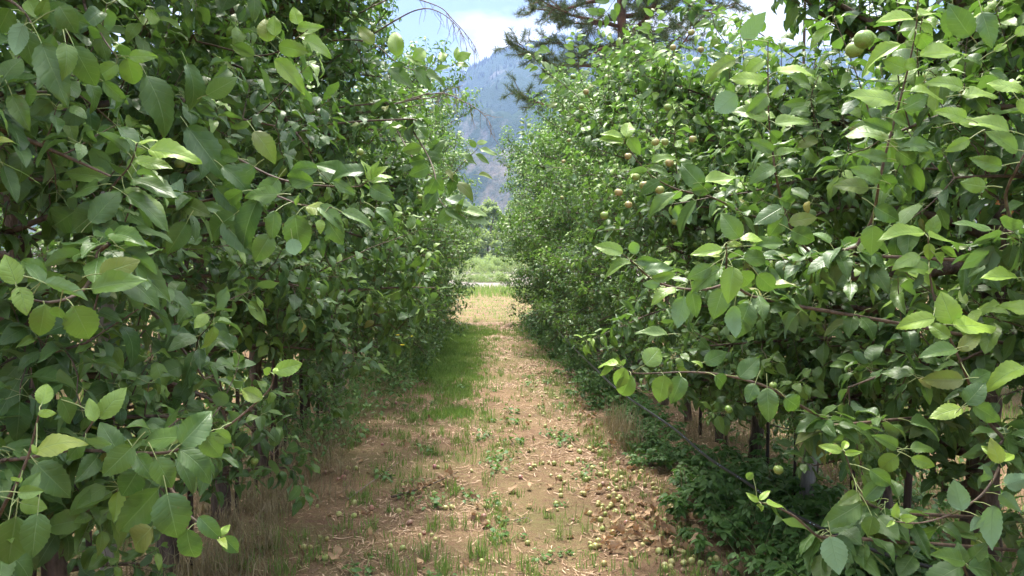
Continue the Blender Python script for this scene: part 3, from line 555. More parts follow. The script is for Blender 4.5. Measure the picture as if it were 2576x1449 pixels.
shoot('R', 1.55, [(2600, 350), (2560, 420), (2530, 500), (2560, 600)], [(2540,330,2440,280,36,.6,0),(2560,380,2490,330,40,.3,0),(2440,90,2392,20,60,.0,0),(2395,20,2390,98,60,.0,0),(2470,30,2500,110,50,0,0),(2420,220,2350,190,30,.5,0),(2420,240,2520,215,30,.55,0),(2570,230,2500,190,24,.7,0),(2500,130,2540,100,20,.7,0),(2430,300,2370,270,34,.6,0),(2410,310,2480,290,30,.6,0),(2440,350,2380,380,36,.4,0),(2480,470,2420,460,50,.3,0),(2520,420,2450,400,46,.2,0),(2560,250,2600,290,30,.7,0),(2555,90,2590,60,30,.7,0)])

def hero_build():
    """returns {tree index key: list of (stem points, leaf arrays)} in world space and fills HERO_C"""
    out = []
    for side, d, stem, lvs, root, r in SH:
        k = len(stem)
        sp = np.array([at(px, py, d + .05 * i * (1 if i > k - 3 else .5)) for i, (px, py) in enumerate(stem)])
        S = spline(sp, 26); rows = []
        for (bx, by, tx, ty, wd, yg, fl) in lvs:
            dd = d + rng.uniform(-.03, .03); dt = dd + rng.uniform(-.03, .03)
            p0, p1 = at(bx, by, dd), at(tx, ty, dt); Lg = np.linalg.norm(p1 - p0); D = (p1 - p0) / Lg
            V = nrm(CAM - (p0 + p1) / 2); V = nrm(V - D * (V @ D)); U = np.array([0, 0, 1.0]); U = U - D * (U @ D)
            Up = U - V * (U @ V); Up = nrm(Up) if np.linalg.norm(Up) > .08 else nrm(np.cross(D, V))
            wr = wd / 2.5156 * d / FOC; full = max(wr, .56 * Lg if Lg > .05 else .5 * Lg); full = min(full, .74 * Lg)
            ca = min(1, wr / full); sa = math.sqrt(1 - ca * ca) * .9
            Nn = nrm((V * ca if not fl else -V * ca) + Up * sa)
            near = S[np.argmin(((S - p0) ** 2).sum(1))]
            rows.append((p0, D, Nn, Lg * 1.06, full * .5, yg, near))
            HERO_C.append(((bx + tx) / 2 / 2.5156, (by + ty) / 2 / 2.5156, dd, max(Lg, wr) * FOC / d * .45))
        out.append((side, d, S, rows, r, not lvs))
    return out
HEROES = hero_build()
HERO_C += [(835 + 16 * k, 272 - k * .8, 3.1, 9) for k in range(10)] + [(1000, 205 + 14 * k, 3.05, 15) for k in range(8)]
HC = np.array(HERO_C)
def keep_near(p):
    x, y, d = proj(p); ok = (np.linalg.norm(p - CAM, axis=1) > 1.75)
    ok &= ~((p[:, 0] > -.62) & (p[:, 0] < .95) & (p[:, 1] < 2.6) & (p[:, 1] > -1))
    inf = (d > 0)
    for hx, hy, hd, hr in HC:
        ok &= ~(inf & (np.hypot(x - hx, y - hy) < hr * .8) & (d < hd + .02))
    return ok
# right side photo region in which the far corridor must stay open
def keep_open(p):
    x, y, d = proj(p)
    return ~((d > 0) & (d < 12) & (x > 452) & (x < 508) & (y > 175))

def keep_sky(p):                                # the left row is pruned back at the top over the alley
    return ~((p[:, 2] > 2.9) & (p[:, 0] > -.62) & (p[:, 0] < .3))
def keep_skirt(p):                              # low skirt of the near trees is cut back above the hose
    left = (p[:, 0] < 0) & (p[:, 1] > 3.3) & (p[:, 1] < 7) & (p[:, 2] < 1.0)
    gaps = np.sin(p[:, 1] * 7.3 + 1.0) + .6 * np.sin(p[:, 1] * 17 + p[:, 2] * 5) > -.15
    return ~((p[:, 2] < .62) & (p[:, 0] > 0) & (p[:, 0] < 2.05) & (p[:, 1] < 5.4)) & ~(left & gaps)
TREES = {'L': [], 'R': []}
def side_word(s): return 'left' if s == 'L' else 'right'
near_y = {'L': [1.35, 2.2, 3.05, 4.1, 4.94, 5.9], 'R': [1.5, 2.35, 3.25, 4.15, 5.05, 6.0]}
for sd in 'LR':
    for k, yy in enumerate(near_y[sd]):
        x0 = LX if sd == 'L' else RX; s = 1 if sd == 'L' else -1
        near = k < 4
        LOW[0] = .50 if sd == 'L' else .42
        thick = .052 if sd == 'L' else (.085 if k == 2 else .055)
        kin = (.8 if k < 3 else 1.08) if sd == 'L' else (.85 if k < 3 else 1.05)
        tr_ = gen_tree('apple_tree', 4.1 if sd == 'L' else [2.5, 2.45, 2.5, 2.2, 2.2, 2.35][k], kin, .8, (.34 if sd == 'L' else .5), 1.35, s, 1 if near else 1, thick, nlimb=28 if sd == 'L' else 24, apples=9 if k > 1 else 5,
                       young=.03 if sd == 'L' else .08, world=(x0, yy, 0), keep=lambda p: keep_near(p) & keep_open(p) & keep_sky(p) & keep_skirt(p), llen=.094)
        tr_.location = (x0, yy, 0); TREES[sd].append(tr_)
# shared trees for the rest of both rows
LOW[0] = .66
VAR = [gen_tree('apple_tree', H, kin, .8, zlo, 1.0, 1, 0, .045, nlimb=25, apples=8, young=.07, llen=.084) for H, kin, zlo in ((3.6, 1.18, .18), (3.8, 1.22, .15), (3.4, 1.15, .2), (3.7, 1.2, .15), (3.5, 1.3, .18))]
used = [False] * len(VAR)
def place(v, x, y, rz, sc, skip=()):
    if not used[v] and not skip: o = VAR[v]; used[v] = True
    else: o = copy_tree(VAR[v], None, skip)
    o.location = (x, y, 0); o.rotation_euler = (0, 0, rz); o.scale = (sc, sc, sc); return o
for sd in 'LR':
    y = near_y[sd][-1] + .9; k = 0
    while y < 21.3:
        o = place(int(rng.integers(len(VAR))), (LX - float(np.interp(y, [7, 12], [.12, -.04])) if sd == 'L' else RX) + rng.normal(0, .03), y, (0 if sd == 'L' else math.pi) + rng.normal(0, .16), rng.uniform(.96, 1.06) * (float(np.interp(y, [7, 9.5, 13, 20], [.79, .86, .98, 1.04])) if sd == 'R' else float(np.interp(y, [7, 9, 14], [.88, .92, 1.02]))))
        TREES[sd].append(o); y += .88 + rng.normal(0, .04); k += 1
for sd in 'LR':
    n = len(TREES[sd])
    for k, o in enumerate(TREES[sd]):
        look = "leafy apple tree with dark trunk" if sd == 'L' else "bright leafy apple tree with small apples"
        tag(o, f"{look}, {ORD[k]} from the camera in the {side_word(sd)} row", 'apple tree', f"apple trees of the {side_word(sd)} row")
for sd, x0 in (('L', -5.5), ('R', 6.1)):
    y = 1.0; k = 0
    while y < 20:
        o = place(int(rng.integers(len(VAR))), x0, y, (math.pi if sd == 'L' else 0) * 0 + rng.choice([0, math.pi]) + rng.normal(0, .2), rng.uniform(.95, 1.05), skip=('apple',))
        tag(o, f"apple tree in the {'second' } row behind the {side_word(sd)} one, {ORD[k]} from its near end", 'apple tree', f"apple trees of the row beyond the {side_word(sd)} one"); y += 1.05; k += 1
for v, u in enumerate(used):
    if not u:
        for ch in list(VAR[v].children): bpy.data.objects.remove(ch)
        bpy.data.objects.remove(VAR[v])
# foreground shoots become parts of the tree they grow on
for side, d, S, rows, r, dead in HEROES:
    ys = near_y[side]; k = next((i for i, y in enumerate(ys) if y > S[-1][1] + .25), len(ys) - 1); tr_ = TREES[side][k]; loc = np.array(tr_.location)
    x0 = LX if side == 'L' else RX
    end = np.array([x0, ys[k], max(.5, S[-1][2] - .3)])
    mid_ = (S[-1] + end) / 2 + rng.normal(0, .05, 3) + np.array([0, 0, .06])
    full = spline(np.vstack([S[::3], S[-1], mid_, end]), 42)
    b = Buf(); rr = np.linspace(.0013, r * (1.5 if not dead else 1.2), len(full)); 
    tube(b, full, rr, 7, m=0, rough=.08)
    if dead:
        for q_ in range(16):
            i0 = int(rng.integers(1, 18)); p = S[i0]; dn = nrm(np.array([rng.normal(.1, .3), rng.normal(0, .3), -1 + rng.normal(0, .5)])); L_ = rng.uniform(.04, .16); pts = [p]
            for z in range(3): dn = nrm(dn + rng.normal(0, .2, 3)); pts.append(pts[-1] + dn * L_ / 3)
            tube(b, pts, np.linspace(.0016, .0008, 4), 4)
    so_ = b.build('dead_branch' if dead else 'shoot', 'deadwood' if dead else 'twig', tr_, off=loc)
    if rows:
        for i0 in range(30, len(full)):
            for _ in range(5):
                p = full[i0] + rng.normal(0, .015, 3); dd = nrm(rng.normal(0, 1, 3) * [1, 1, .5] + [0, 0, -.35])
                if np.linalg.norm(p - CAM) > 1.3: rows.append((p + dd * .02, dd, nrm(rng.normal(0, .4, 3) + [0, 0, 1]), rng.uniform(.065, .095), rng.uniform(.02, .028), .05, p))
        base, D, Nn, Lg, Wd, yg, near = (np.array(z) for z in zip(*rows)); n = len(base)
        b = Buf()
        leaves(b, base, D, Nn, Lg, Wd, np.stack([rng.uniform(.1, .9, n), np.clip(yg, 0, 1), np.where(rng.random(n) < .08, rng.uniform(.1, .5, n), 0)], 1), 18, 3, fold=rng.uniform(.12, .7, n), curl=rng.uniform(.1, 1.35, n), wave=rng.uniform(.015, .06, n), serr=.05)
        for i in range(n):
            v0, v1 = near[i], base[i]; ln = np.linalg.norm(v1 - v0)
            if ln > .07: v0 = v1 - D[i] * .03 + np.array([0, 0, .004]) 
            tube(b, spline([v0, (v0 + v1) / 2 + np.array([0, 0, .002]), v1 + D[i] * .004], 5), [.0013, .0011, .001, .001, .0009], 5, m=1)
        b.build('leaves', ['leaf', 'petiole'], so_, off=loc)
# thick horizontal limb of the old trunk
tr_ = TREES['R'][2]; loc = np.array(tr_.location)
b = Buf(); pts = spline([at(2100, 700, 3.3), at(2180, 690, 3.28), at(2280, 690, 3.2), at(2380, 672, 3.2), at(2500, 655, 3.28)], 24); tube(b, pts, np.linspace(.020, .036, 24), 10, rough=.10, cap=True); b.build('limb', 'bark', tr_, off=loc)
# withered orange-brown leaves on the old trunk
b = Buf(); wl = [(2540, 478, 2552, 505, 12), (2510, 505, 2498, 538, 14), (2488, 520, 2480, 548, 12), (2560, 500, 2548, 545, 14), (2535, 490, 2560, 482, 12), (2470, 530, 2462, 552, 9), (2520, 540, 2535, 560, 12)]
A_ = np.array([at(x, y, 2.9) for x, y, *_ in wl]); B_ = np.array([at(x, y, 2.88) for _, _, x, y, _ in wl]); n = len(wl)
leaves(b, A_, B_ - A_, rng.normal(0, .6, (n, 3)) + [0, -1, .3], np.linalg.norm(B_ - A_, axis=1) * 1.1, np.array([w_[4] for w_ in wl]) * .5 / 2.5156 * 2.9 / FOC * 1.5, np.stack([rng.uniform(.3, .9, n), np.zeros(n), np.zeros(n)], 1), 8, 2, fold=.7, curl=rng.uniform(-1, 1.4, n), wave=.08)
M['withered'] = leaf_mat('withered_leaf', (.30, .09, .02), (.50, .20, .05), (.4, .3, .1), (.35, .16, .06), (.45, .16, .04), veins=False, rough=.6)
wo_ = b.build('withered_leaves', 'withered', tr_, off=loc); wo_['label'] = 'orange-brown withered leaves'
# hanging apples seen well in the photo
for side, px, py, d, sz, kd in [('L',365,757,2.2,1.05,'green'),('L',372,972,2.5,1.0,'green'),('L',452,412,2.5,1.0,'green'),('L',318,787,3.0,.85,'green'),('L',338,797,3.1,.85,'green'),('L',30,812,2.0,1.1,'green'),('L',640,1160,3.2,.9,'green'),('L',563,788,3.4,.9,'green'),('L',1057,495,4.4,.95,'green'),('L',906,383,3.6,1.0,'green'),('L',770,737,4,1,'green'),
  ('L',892,35,4,.9,'green'),('R',1620,466,2.9,1.05,'blush'),('R',1660,478,2.9,1.0,'blush'),('R',1556,484,3.0,.95,'blush'),('R',1580,393,3.2,.9,'blush'),('R',1684,410,3.0,1.0,'blush'),('R',1649,358,3.3,1.0,'blush'),('R',1673,357,3.3,.95,'blush'),('R',1743,350,3.2,.95,'blush'),('R',1600,445,3.2,.95,'green'),('R',1520,542,3.2,1.0,'green'),('R',1581,515,3.2,.95,'blush'),('R',1474,231,4,.95,'blush'),('R',1442,193,4,.9,'green'),('R',1463,268,4,.95,'green'),('R',1680,270,3.2,.95,'green'),
  ('R',1739,82,3.2,.85,'blush'),('R',1763,125,3.3,.85,'blush'),('R',1693,120,3.4,.85,'blush'),('R',2173,100,1.85,1.2,'green'),('R',2150,125,1.95,1.15,'green'),('R',1958,1182,2.7,1.0,'green'),('R',1833,1030,3.2,1.0,'green'),('R',1945,970,3.0,.9,'green'),('R',1418,406,5.5,.9,'blush'),('R',1414,497,6,.9,'blush'),('R',1432,353,5.5,.9,'blush'),('L',1330//1,300,0,0,'')][:-1]:
    ys = near_y[side]; tr_ = TREES[side][int(np.argmin([abs(y - d) for y in ys]))]
    o = bpy.data.objects.new('apple', AM[kd]); col.objects.link(o); o.parent = tr_; o.location = tuple(at(px, py, d) - np.array(tr_.location)); o.scale = (sz * (.80 if d > 2.4 else .92),) * 3
    o.rotation_euler = (rng.normal(0, .3), rng.normal(0, .3), rng.uniform(0, 6.28))

# ------------------------------------------------------------------ posts, stakes, hose
def pole(name, p0, p1, r, mt, lab, cat, grp=None, sides=12, rough=.04):
    b = Buf(); p0, p1 = np.array(p0, float), np.array(p1, float); pts = p0 + np.linspace(0, 1, 16)[:, None] * (p1 - p0) + rng.normal(0, r * .06, (16, 3))
    tube(b, pts, r, sides, rough=rough, cap=True); o = b.build(name, mt, off=p0); o.location = tuple(p0); return tag(o, lab, cat, grp)
def G(px, py):
    p = on_ground(px, py); return p
p0 = at(2052, 1325, 4.85); p0[2] = -.1
pole('wooden_post', (2.10, 4.85, -.1), (2.24, 4.9, 1.75), .046, 'post', 'weathered grey round wooden post leaning among the right row of trees', 'post')
pole('wooden_post', (-1.60, 3.5, -.1), (-1.57, 3.5, 2.0), .036, 'post', 'slim pale grey wooden post between dark trunks of the left row', 'post')
pole('wooden_post', (-1.55, 9.4, -.1), (-1.55, 9.4, 2.3), .045, 'post', 'wooden post half hidden in the left row further along the alley', 'post')
pole('wooden_post', (2.2, 11.0, -.1), (2.2, 11.0, 2.4), .045, 'post', 'wooden post half hidden in the right row further along the alley', 'post')
pole('tall_stake', (2.14, 5.10, -.1), (2.18, 5.10, 3.9), .009, 'stake', 'tall dark stake rising above the right row against the sky', 'stake', 'tall stakes above the right row')
pole('tall_stake', (2.24, 5.15, -.1), (2.28, 5.15, 3.7), .008, 'stake', 'second tall dark stake close beside it above the right row', 'stake', 'tall stakes above the right row')
for k, (x, y) in enumerate([(-1.50, 2.75), (-1.50, 3.12), (-1.48, 4.2), (-1.62, 4.6), (-1.50, 5.05), (-1.5, 5.5), (-1.46, 5.75), (-1.5, 6.1), (-1.55, 6.6), (-1.5, 7.0), (-1.52, 7.8), (-1.5, 8.6), (2.1, 3.7), (2.12, 4.25), (2.15, 5.6), (2.1, 6.4), (2.12, 7.2)]):
    sd = 'L' if x < 0 else 'R'
    pole('tree_stake', (x, y, -.1), (x + rng.normal(0, .05), y + rng.normal(0, .04), rng.uniform(1.7, 2.4)), rng.uniform(.010, .018), 'stake', f"thin dark support stake tied beside a trunk, {ORD[k if sd == 'L' else k - 12]} along the {side_word(sd)} row", 'stake', f"support stakes in the {side_word(sd)} row", 6)
hp = [on_ground(px, py, z) for px, py, z in [(2760, 1690, .44), (2576, 1560, .45), (2400, 1449, .45), (2180, 1378, .43), (1990, 1290, .41), (1880, 1215, .42), (1780, 1150, .44), (1700, 1082, .46), (1640, 1040, .47), (1560, 985, .48), (1500, 930, .5)]] + [np.array([1.35, 12, .5]), np.array([1.6, 20, .5])]
he = empty('drip_hose', tuple(hp[4])); tag(he, 'black irrigation hose sagging along the foot of the right row', 'hose')
b = Buf(); HS = spline(hp, 120); tube(b, HS, .0085, 10); b.build('tubing', 'hose', he, off=hp[4])
for k in range(6, 92, 5):
    p = HS[k]; tdir = nrm(HS[k + 1] - HS[k]); to = nrm(CAM - p); to = nrm(to - tdir * (to @ tdir))
    for q_ in (0, .03):
        b = Buf(); c = p + tdir * q_ + to * .0078
        tube(b, [c - tdir * .0035, c, c + tdir * .0035], [.0012, .0028, .0012], 6, cap=True); b.build('printed_dot', 'dot', he, off=hp[4])

# ------------------------------------------------------------------ undergrowth
def weed_mesh(kind):
    b = Buf(); Lb, D, Nn, Lg, W = [], [], [], [], []; st = Buf()
    nst = {'creeper': 46, 'weed': 34, 'small': 5}[kind]
    for k in range(nst):
        r = rng.uniform(0, .34 if kind != 'small' else .04); a = rng.uniform(0, 6.28); p = np.array([r * math.cos(a), r * math.sin(a) * 1.4, 0])
        h = (.34 if kind == 'creeper' else .66 if kind == 'weed' else .09) * (1 - (r / .4) ** 2 * .6) * rng.uniform(.6, 1.15)
        d = nrm(np.array([math.cos(a) * .45, math.sin(a) * .45, 1.0]) + rng.normal(0, .15, 3)); pts = [p]
        for _ in range(5): d = nrm(d + rng.normal(0, .12, 3) + np.array([0, 0, -.05])); pts.append(pts[-1] + d * h / 5)
        pts = np.array(pts); tube(st, pts, np.linspace(.003, .0012, 6), 4)
        for j in range(6 if kind != 'small' else 4):
            f = rng.uniform(.3, 1) * 5; i0 = min(int(f), 4); c = pts[i0] + (pts[i0 + 1] - pts[i0]) * (f - i0)
            az = rng.uniform(0, 6.28); out_ = np.array([math.cos(az), math.sin(az), .15]); n3 = rng.integers(3, 6) if kind == 'creeper' else 1
            ln = (.075 if kind == 'creeper' else .07 if kind == 'weed' else .035) * rng.uniform(.7, 1.2)
            c2 = c + out_ * .03
            for z in range(n3):
                an = az + (z - (n3 - 1) / 2) * .75; Lb.append(c2); D.append((math.cos(an), math.sin(an), rng.uniform(-.5, .15))); Nn.append(np.array([0, 0, 1.0]) + rng.normal(0, .3, 3)); Lg.append(ln * (1 - .12 * abs(z - (n3 - 1) / 2))); W.append(ln * (.23 if kind != 'small' else .3))
    n = len(Lb); lv = np.stack([rng.uniform(0, 1, n), rng.uniform(0, .45, n) ** 2 * 1.2, np.zeros(n)], 1)
    leaves(b, np.array(Lb), np.array(D), np.array(Nn), np.array(Lg), np.array(W), lv, 5, 1, fold=rng.uniform(.1, .5, n), curl=rng.uniform(.2, .9, n), wave=.03)
    return b, st
def plant(kind, name):
    root = empty(name); b, st = weed_mesh(kind); b.build('foliage', 'weed', root); st.build('stem', 'petiole', root); return root
CR = [plant('creeper', 'creeper_plant') for _ in range(3)]; WD = [plant('weed', 'weed_plant') for _ in range(3)]; SM = [plant('small', 'weed_seedling') for _ in range(3)]
cnt = {}
def putp(lst, x, y, sc, label, cat, group):
    k = int(rng.integers(len(lst))); key = id(lst[k]); first = key not in cnt; cnt[key] = 1
    o = lst[k] if first else copy_tree(lst[k]); o.location = (x, y, gh(x, y) - .01); o.rotation_euler = (0, 0, rng.uniform(0, 6.28)); o.scale = (sc,) * 3; tag(o, label, cat, group); return o
y = 2.9; k = 0
while y < 21:
    x = 1.62 + rng.normal(0, .07) + (0.12 if y < 3.6 else 0); putp(CR, x, y, rng.uniform(.75, 1.1) * (1.0 if y < 5.6 else .8), f"dark green creeper mound, {ORD[min(k, 25)]} along the foot of the right row", 'creeper', 'creeper mounds along the right row'); y += .62 + (y > 8) * .25; k += 1
y = 3.2; k = 0
while y < 6:
    putp(CR, 2.05 + rng.normal(0, .08), y, .95, f"shaded creeper mound between right row trunks, {ORD[k]} from the near end", 'creeper', 'creeper mounds between the right trunks'); y += .6; k += 1
y = 6.6; k = 0
while y < 21.5:
    putp(WD, -1.25 + rng.normal(0, .08), y, rng.uniform(.8, 1.15) * (.8 if y < 8 else 1), f"broad-leaved weed clump, {ORD[min(k, 25)]} along the foot of the left row", 'weed', 'weed clumps along the left row'); y += .66; k += 1
for k in range(26):
    sd = k % 2; y = 2.4 + (k // 2) * .62; x = -2.3 + rng.normal(0, .2) if sd == 0 else 2.9 + rng.normal(0, .2)
    putp(WD, x, y, rng.uniform(.6, 1.0), f"weedy clump on the far side of the {'left' if sd == 0 else 'right'} trunks, {ORD[k // 2]} from the camera", 'weed', f"weed clumps behind the {'left' if sd == 0 else 'right'} trunks")
for k in range(46):
    y = 3.9 + 7 * rng.random() ** 1.2; x = rng.uniform(-.9, 1.2)
    putp(SM, x, y, rng.uniform(.7, 1.5), 'tiny green broad-leaved seedling growing through straw on the path', 'seedling', 'weed seedlings on the path')
# yellow flowers among the left weeds
for k, (px, py, d) in enumerate([(1000, 843, 9.0), (1012, 868, 8.7), (1036, 846, 9.6), (915, 885, 7.2), (998, 830, 9.2), (1040, 842, 9.4)]):
    p = at(px, py, d); root = empty('yellow_flower', tuple(p)); b = Buf(); n = 9
    an = np.arange(n) * 2 * np.pi / n; Dd = np.stack([np.cos(an), np.sin(an) - .3, .35 + 0 * an], 1)
    leaves(b, np.zeros((n, 3)), Dd, np.tile([0, -.5, 1.0], (n, 1)), np.full(n, .028), np.full(n, .008), np.tile([.5, 0, 0], (n, 1)), 3, 1); b.build('petals', 'flower', root)
    b = Buf(); tube(b, [(0, 0, 0), (-.03, .02, -p[2] * .5), (-.12, .05, -p[2])], [.0015, .002, .003], 5); b.build('stem', 'petiole', root)
    tag(root, f"small yellow wildflower among the left weeds, {ORD[k]} of the six", 'flower', 'yellow wildflowers at the left row')

# ------------------------------------------------------------------ grass, straw
def blades(buf, P, H, W, lean, yv, cur=1.2, droopz=.0):
    n = len(P); az = rng.uniform(0, 6.28, n); D = np.stack([np.cos(az) * lean, np.sin(az) * lean, np.ones(n)], 1); Nn = np.stack([-np.cos(az), -np.sin(az), lean + .2], 1)
    lv = np.stack([rng.uniform(0, 1, n), yv, np.zeros(n)], 1)
    leaves(buf, P, D, -Nn, H, W, lv, 3, 1, fold=.2, curl=rng.uniform(.2, cur, n), wave=0.0, a=.12, b=.55)
def scatter(n, x0, x1, y0, y1, f):
    out = []
    while len(out) < n:
        x = rng.uniform(x0, x1, 4000); y = y0 + (y1 - y0) * rng.random(4000) ** 1.5; pr = f(x, y); k = rng.random(4000) < pr
        out += list(zip(x[k], y[k]))
    return out[:n]
def gp(xy): return np.array([(x, y, gh(x, y) - .002) for x, y in xy])
def nz2(x, y, s, o): return np.array([mnoise.noise(Vector((a * s, b * s, o))) for a, b in zip(x, y)])
def green_f(x, y):
    base = np.clip(.12 + .55 * nz2(x, y, 1.6, 3) + .25 * nz2(x, y, 5, 9), 0, 1)
    strip = np.exp(-((x + .25) / .8) ** 2) * np.clip((y - 5.0) / 6, 0, 1) * np.clip((20.3 - y) / 1.2, 0, 1) * .4
    edge = np.exp(-((x - 1.15) / .15) ** 2) * .2 - np.exp(-((x - .55) / .4) ** 2) * .16
    return np.clip(base + strip + edge, 0, 1)
b = Buf()
for (x, y) in scatter(2600, -1.5, 1.6, 3.4, 21, green_f):
    n = int(rng.integers(6, 15)); s = 1 + .35 * max(0, min(1, (y - 7) / 8)); P = np.stack([x + rng.normal(0, .022 * s, n), y + rng.normal(0, .022 * s, n)], 1)
    h = rng.uniform(.025, .085, n) * rng.uniform(.6, 1.3) * s; blades(b, gp(P), h, rng.uniform(.0013, .0026, n) * (1 + .10 * y / 2), rng.uniform(.2, 1.4, n), np.clip(rng.normal(.14, .24, n) - .1 * (y > 8), 0, 1), 2.4)
def patch_f(x, y):
    e = 1.0 - np.abs(x + .35) / .95 + .9 * nz2(x, y, .9, 5) + .6 * nz2(x, y, 3.2, 8) - np.clip((11.5 - y) / 4.5, 0, 1.2) - np.clip((y - 18.8) / 1.5, 0, 1)
    return np.clip(e * .9, 0, 1) ** 1.3
for (x, y) in scatter(7500, -1.5, 1.3, 6.5, 20.6, patch_f):
    n = 5; P = np.stack([x + rng.normal(0, .03, n), y + rng.normal(0, .03, n)], 1)
    blades(b, gp(P), rng.uniform(.025, .075, n), rng.uniform(.003, .006, n), rng.uniform(.2, 1.2, n), np.clip(rng.normal(.05, .16, n), 0, 1))
for k in range(3600):
    x = rng.uniform(-6.5, -1.9) if k % 2 else rng.uniform(2.7, 7.2); y = rng.uniform(1.5, 12)
    if mnoise.noise(Vector((x * .9, y * .9, 12))) < rng.uniform(-.5, .45): continue
    n = 9; P = np.stack([x + rng.normal(0, .05, n), y + rng.normal(0, .05, n)], 1)
    blades(b, gp(P), rng.uniform(.05, .22, n), rng.uniform(.003, .006, n), rng.uniform(.2, 1.4, n), np.clip(rng.normal(.35, .35, n), 0, 1), 2.0)
for px, py, q_ in [(1190,1165,3),(1060,1400,5),(1180,1395,5),(1265,1125,2),(1120,1430,6),(600,1420,4),(650,1350,2),(870,1340,3),(790,1410,3),(1490,1120,5),(1480,1100,4),(1360,1045,3),(1240,1400,4),(1010,1440,5),(1150,1330,3),(1140,1240,3),(1215,1215,2),(1045,1200,2),(960,1190,3),(1160,1120,4),(1100,1140,3),(1235,1060,3),(1040,1060,3),(1390,1000,3),(900,1265,2),(880,1130,3),(1610,1150,1),(1440,1320,2),(1395,1345,2),(1330,1440,2),(1560,1225,1),(700,1440,4),(1280,1290,2),(930,1330,3),(1085,1330,3)]:
    c = on_ground(px, py)
    for _ in range(q_):
        n = 13; x, y = c[0] + rng.normal(0, .05), c[1] + rng.normal(0, .06); P = np.stack([x + rng.normal(0, .02, n), y + rng.normal(0, .02, n)], 1)
        blades(b, gp(P), rng.uniform(.05, .15, n), rng.uniform(.0017, .0030, n), rng.uniform(.2, 1.6, n), np.clip(rng.normal(.08, .15, n), 0, 1), 2.2)
tag(b.build('grass', 'grass'), 'short green grass growing through the straw of the path', 'grass', kind='stuff')
b = Buf()    # taller dry grass at the foot of the left row and a little at the right
for (x, y) in [(rng.normal(-1.30, .13), 3.9 + 3.4 * rng.random()) for _ in range(170)] + [(rng.normal(-1.55, .25), 2.2 + 5.5 * rng.random()) for _ in range(150)] + [(rng.normal(1.32, .05), rng.uniform(6.4, 7.6)) for _ in range(26)] + [(rng.normal(2.25, .3), rng.uniform(3, 8)) for _ in range(90)]:
    n = int(rng.integers(8, 18)); P = np.stack([x + rng.normal(0, .03, n), y + rng.normal(0, .03, n)], 1)
    blades(b, gp(P), rng.uniform(.08, .26, n) * (1.7 if x > 1.2 and x < 1.5 else 1), rng.uniform(.0018, .0034, n), rng.uniform(.4, 2.4, n), np.clip(rng.normal(.05, .25, n), 0, 1), 3.2)
tag(b.build('dry_grass', 'dry'), 'long dry straw-coloured grass at the foot of the trunks', 'grass', kind='stuff')
b = Buf()    # field grass beyond the rows
xy = [(rng.uniform(-12, 14), rng.uniform(35, 47)) for _ in range(9000)]; P = gp(xy); n = len(P)
blades(b, P, rng.uniform(.15, .42, n), rng.uniform(.012, .024, n), rng.uniform(.05, .5, n), np.clip(rng.normal(.45, .25, n), 0, 1))
xy = [(rng.uniform(-6, 7), rng.uniform(21, 35)) for _ in range(9000)]; P = gp(xy); n = len(P); yv = np.clip(.65 + 1.2 * nz2(P[:, 0], P[:, 1], .5, 2) + rng.normal(0, .15, n), 0, 1)
blades(b, P, rng.uniform(.03, .08, n), rng.uniform(.006, .014, n), rng.uniform(.5, 2, n), yv)
tag(b.build('meadow_grass', 'grass'), 'green and dry grass of the clearing past the end of the rows', 'grass', kind='stuff')
# straw litter lying flat
m, t, out, bb = mat('straw'); M['straw'] = m
at_ = N(t, "ShaderNodeAttribute", attribute_name="lv"); sep = N(t, "ShaderNodeSeparateColor"); t.links.new(at_.outputs['Color'], sep.inputs[0])
t.links.new(ramp(t, sep.outputs[0], [(0, (.13, .075, .045)), (.35, (.30, .175, .095)), (.7, (.42, .27, .16)), (1, (.60, .43, .28))]), bb.inputs['Base Color']); bb.inputs['Roughness'].default_value = .7; t.links.new(bb.outputs[0], out.inputs[0])
K = 150000
yy = .4 + 20.4 * rng.random(K) ** 1.25; xx = rng.uniform(-2.4, 2.9, K); az = rng.uniform(0, 3.14, K)
dn = np.clip(.58 + 1.3 * nz2(xx, yy, 1.3, 6) + .6 * nz2(xx, yy, 6, 1), .05, 1); kp = rng.random(K) < dn; xx, yy, az = xx[kp], yy[kp], az[kp]; K = len(xx)
P = np.array([(x, y, gh(x, y) + .002) for x, y in zip(xx, yy)]); P[:, 2] += rng.random(K) * .008
D = np.stack([np.cos(az), np.sin(az), rng.normal(0, .12, K)], 1)
b = Buf(); leaves(b, P, D, np.tile([0, 0, 1.0], (K, 1)) + rng.normal(0, .3, (K, 3)), rng.uniform(.015, .06, K) * (1 + yy * .03), rng.uniform(.0010, .0025, K) * (1 + yy * .08), np.stack([rng.random(K), np.zeros(K), np.zeros(K)], 1), 2, 1, fold=0, curl=rng.uniform(-.6, .8, K), wave=0, a=.08, b=.08)
tag(b.build('straw_litter', 'straw'), 'pale dry straw and clippings strewn over the path', 'straw', kind='stuff')

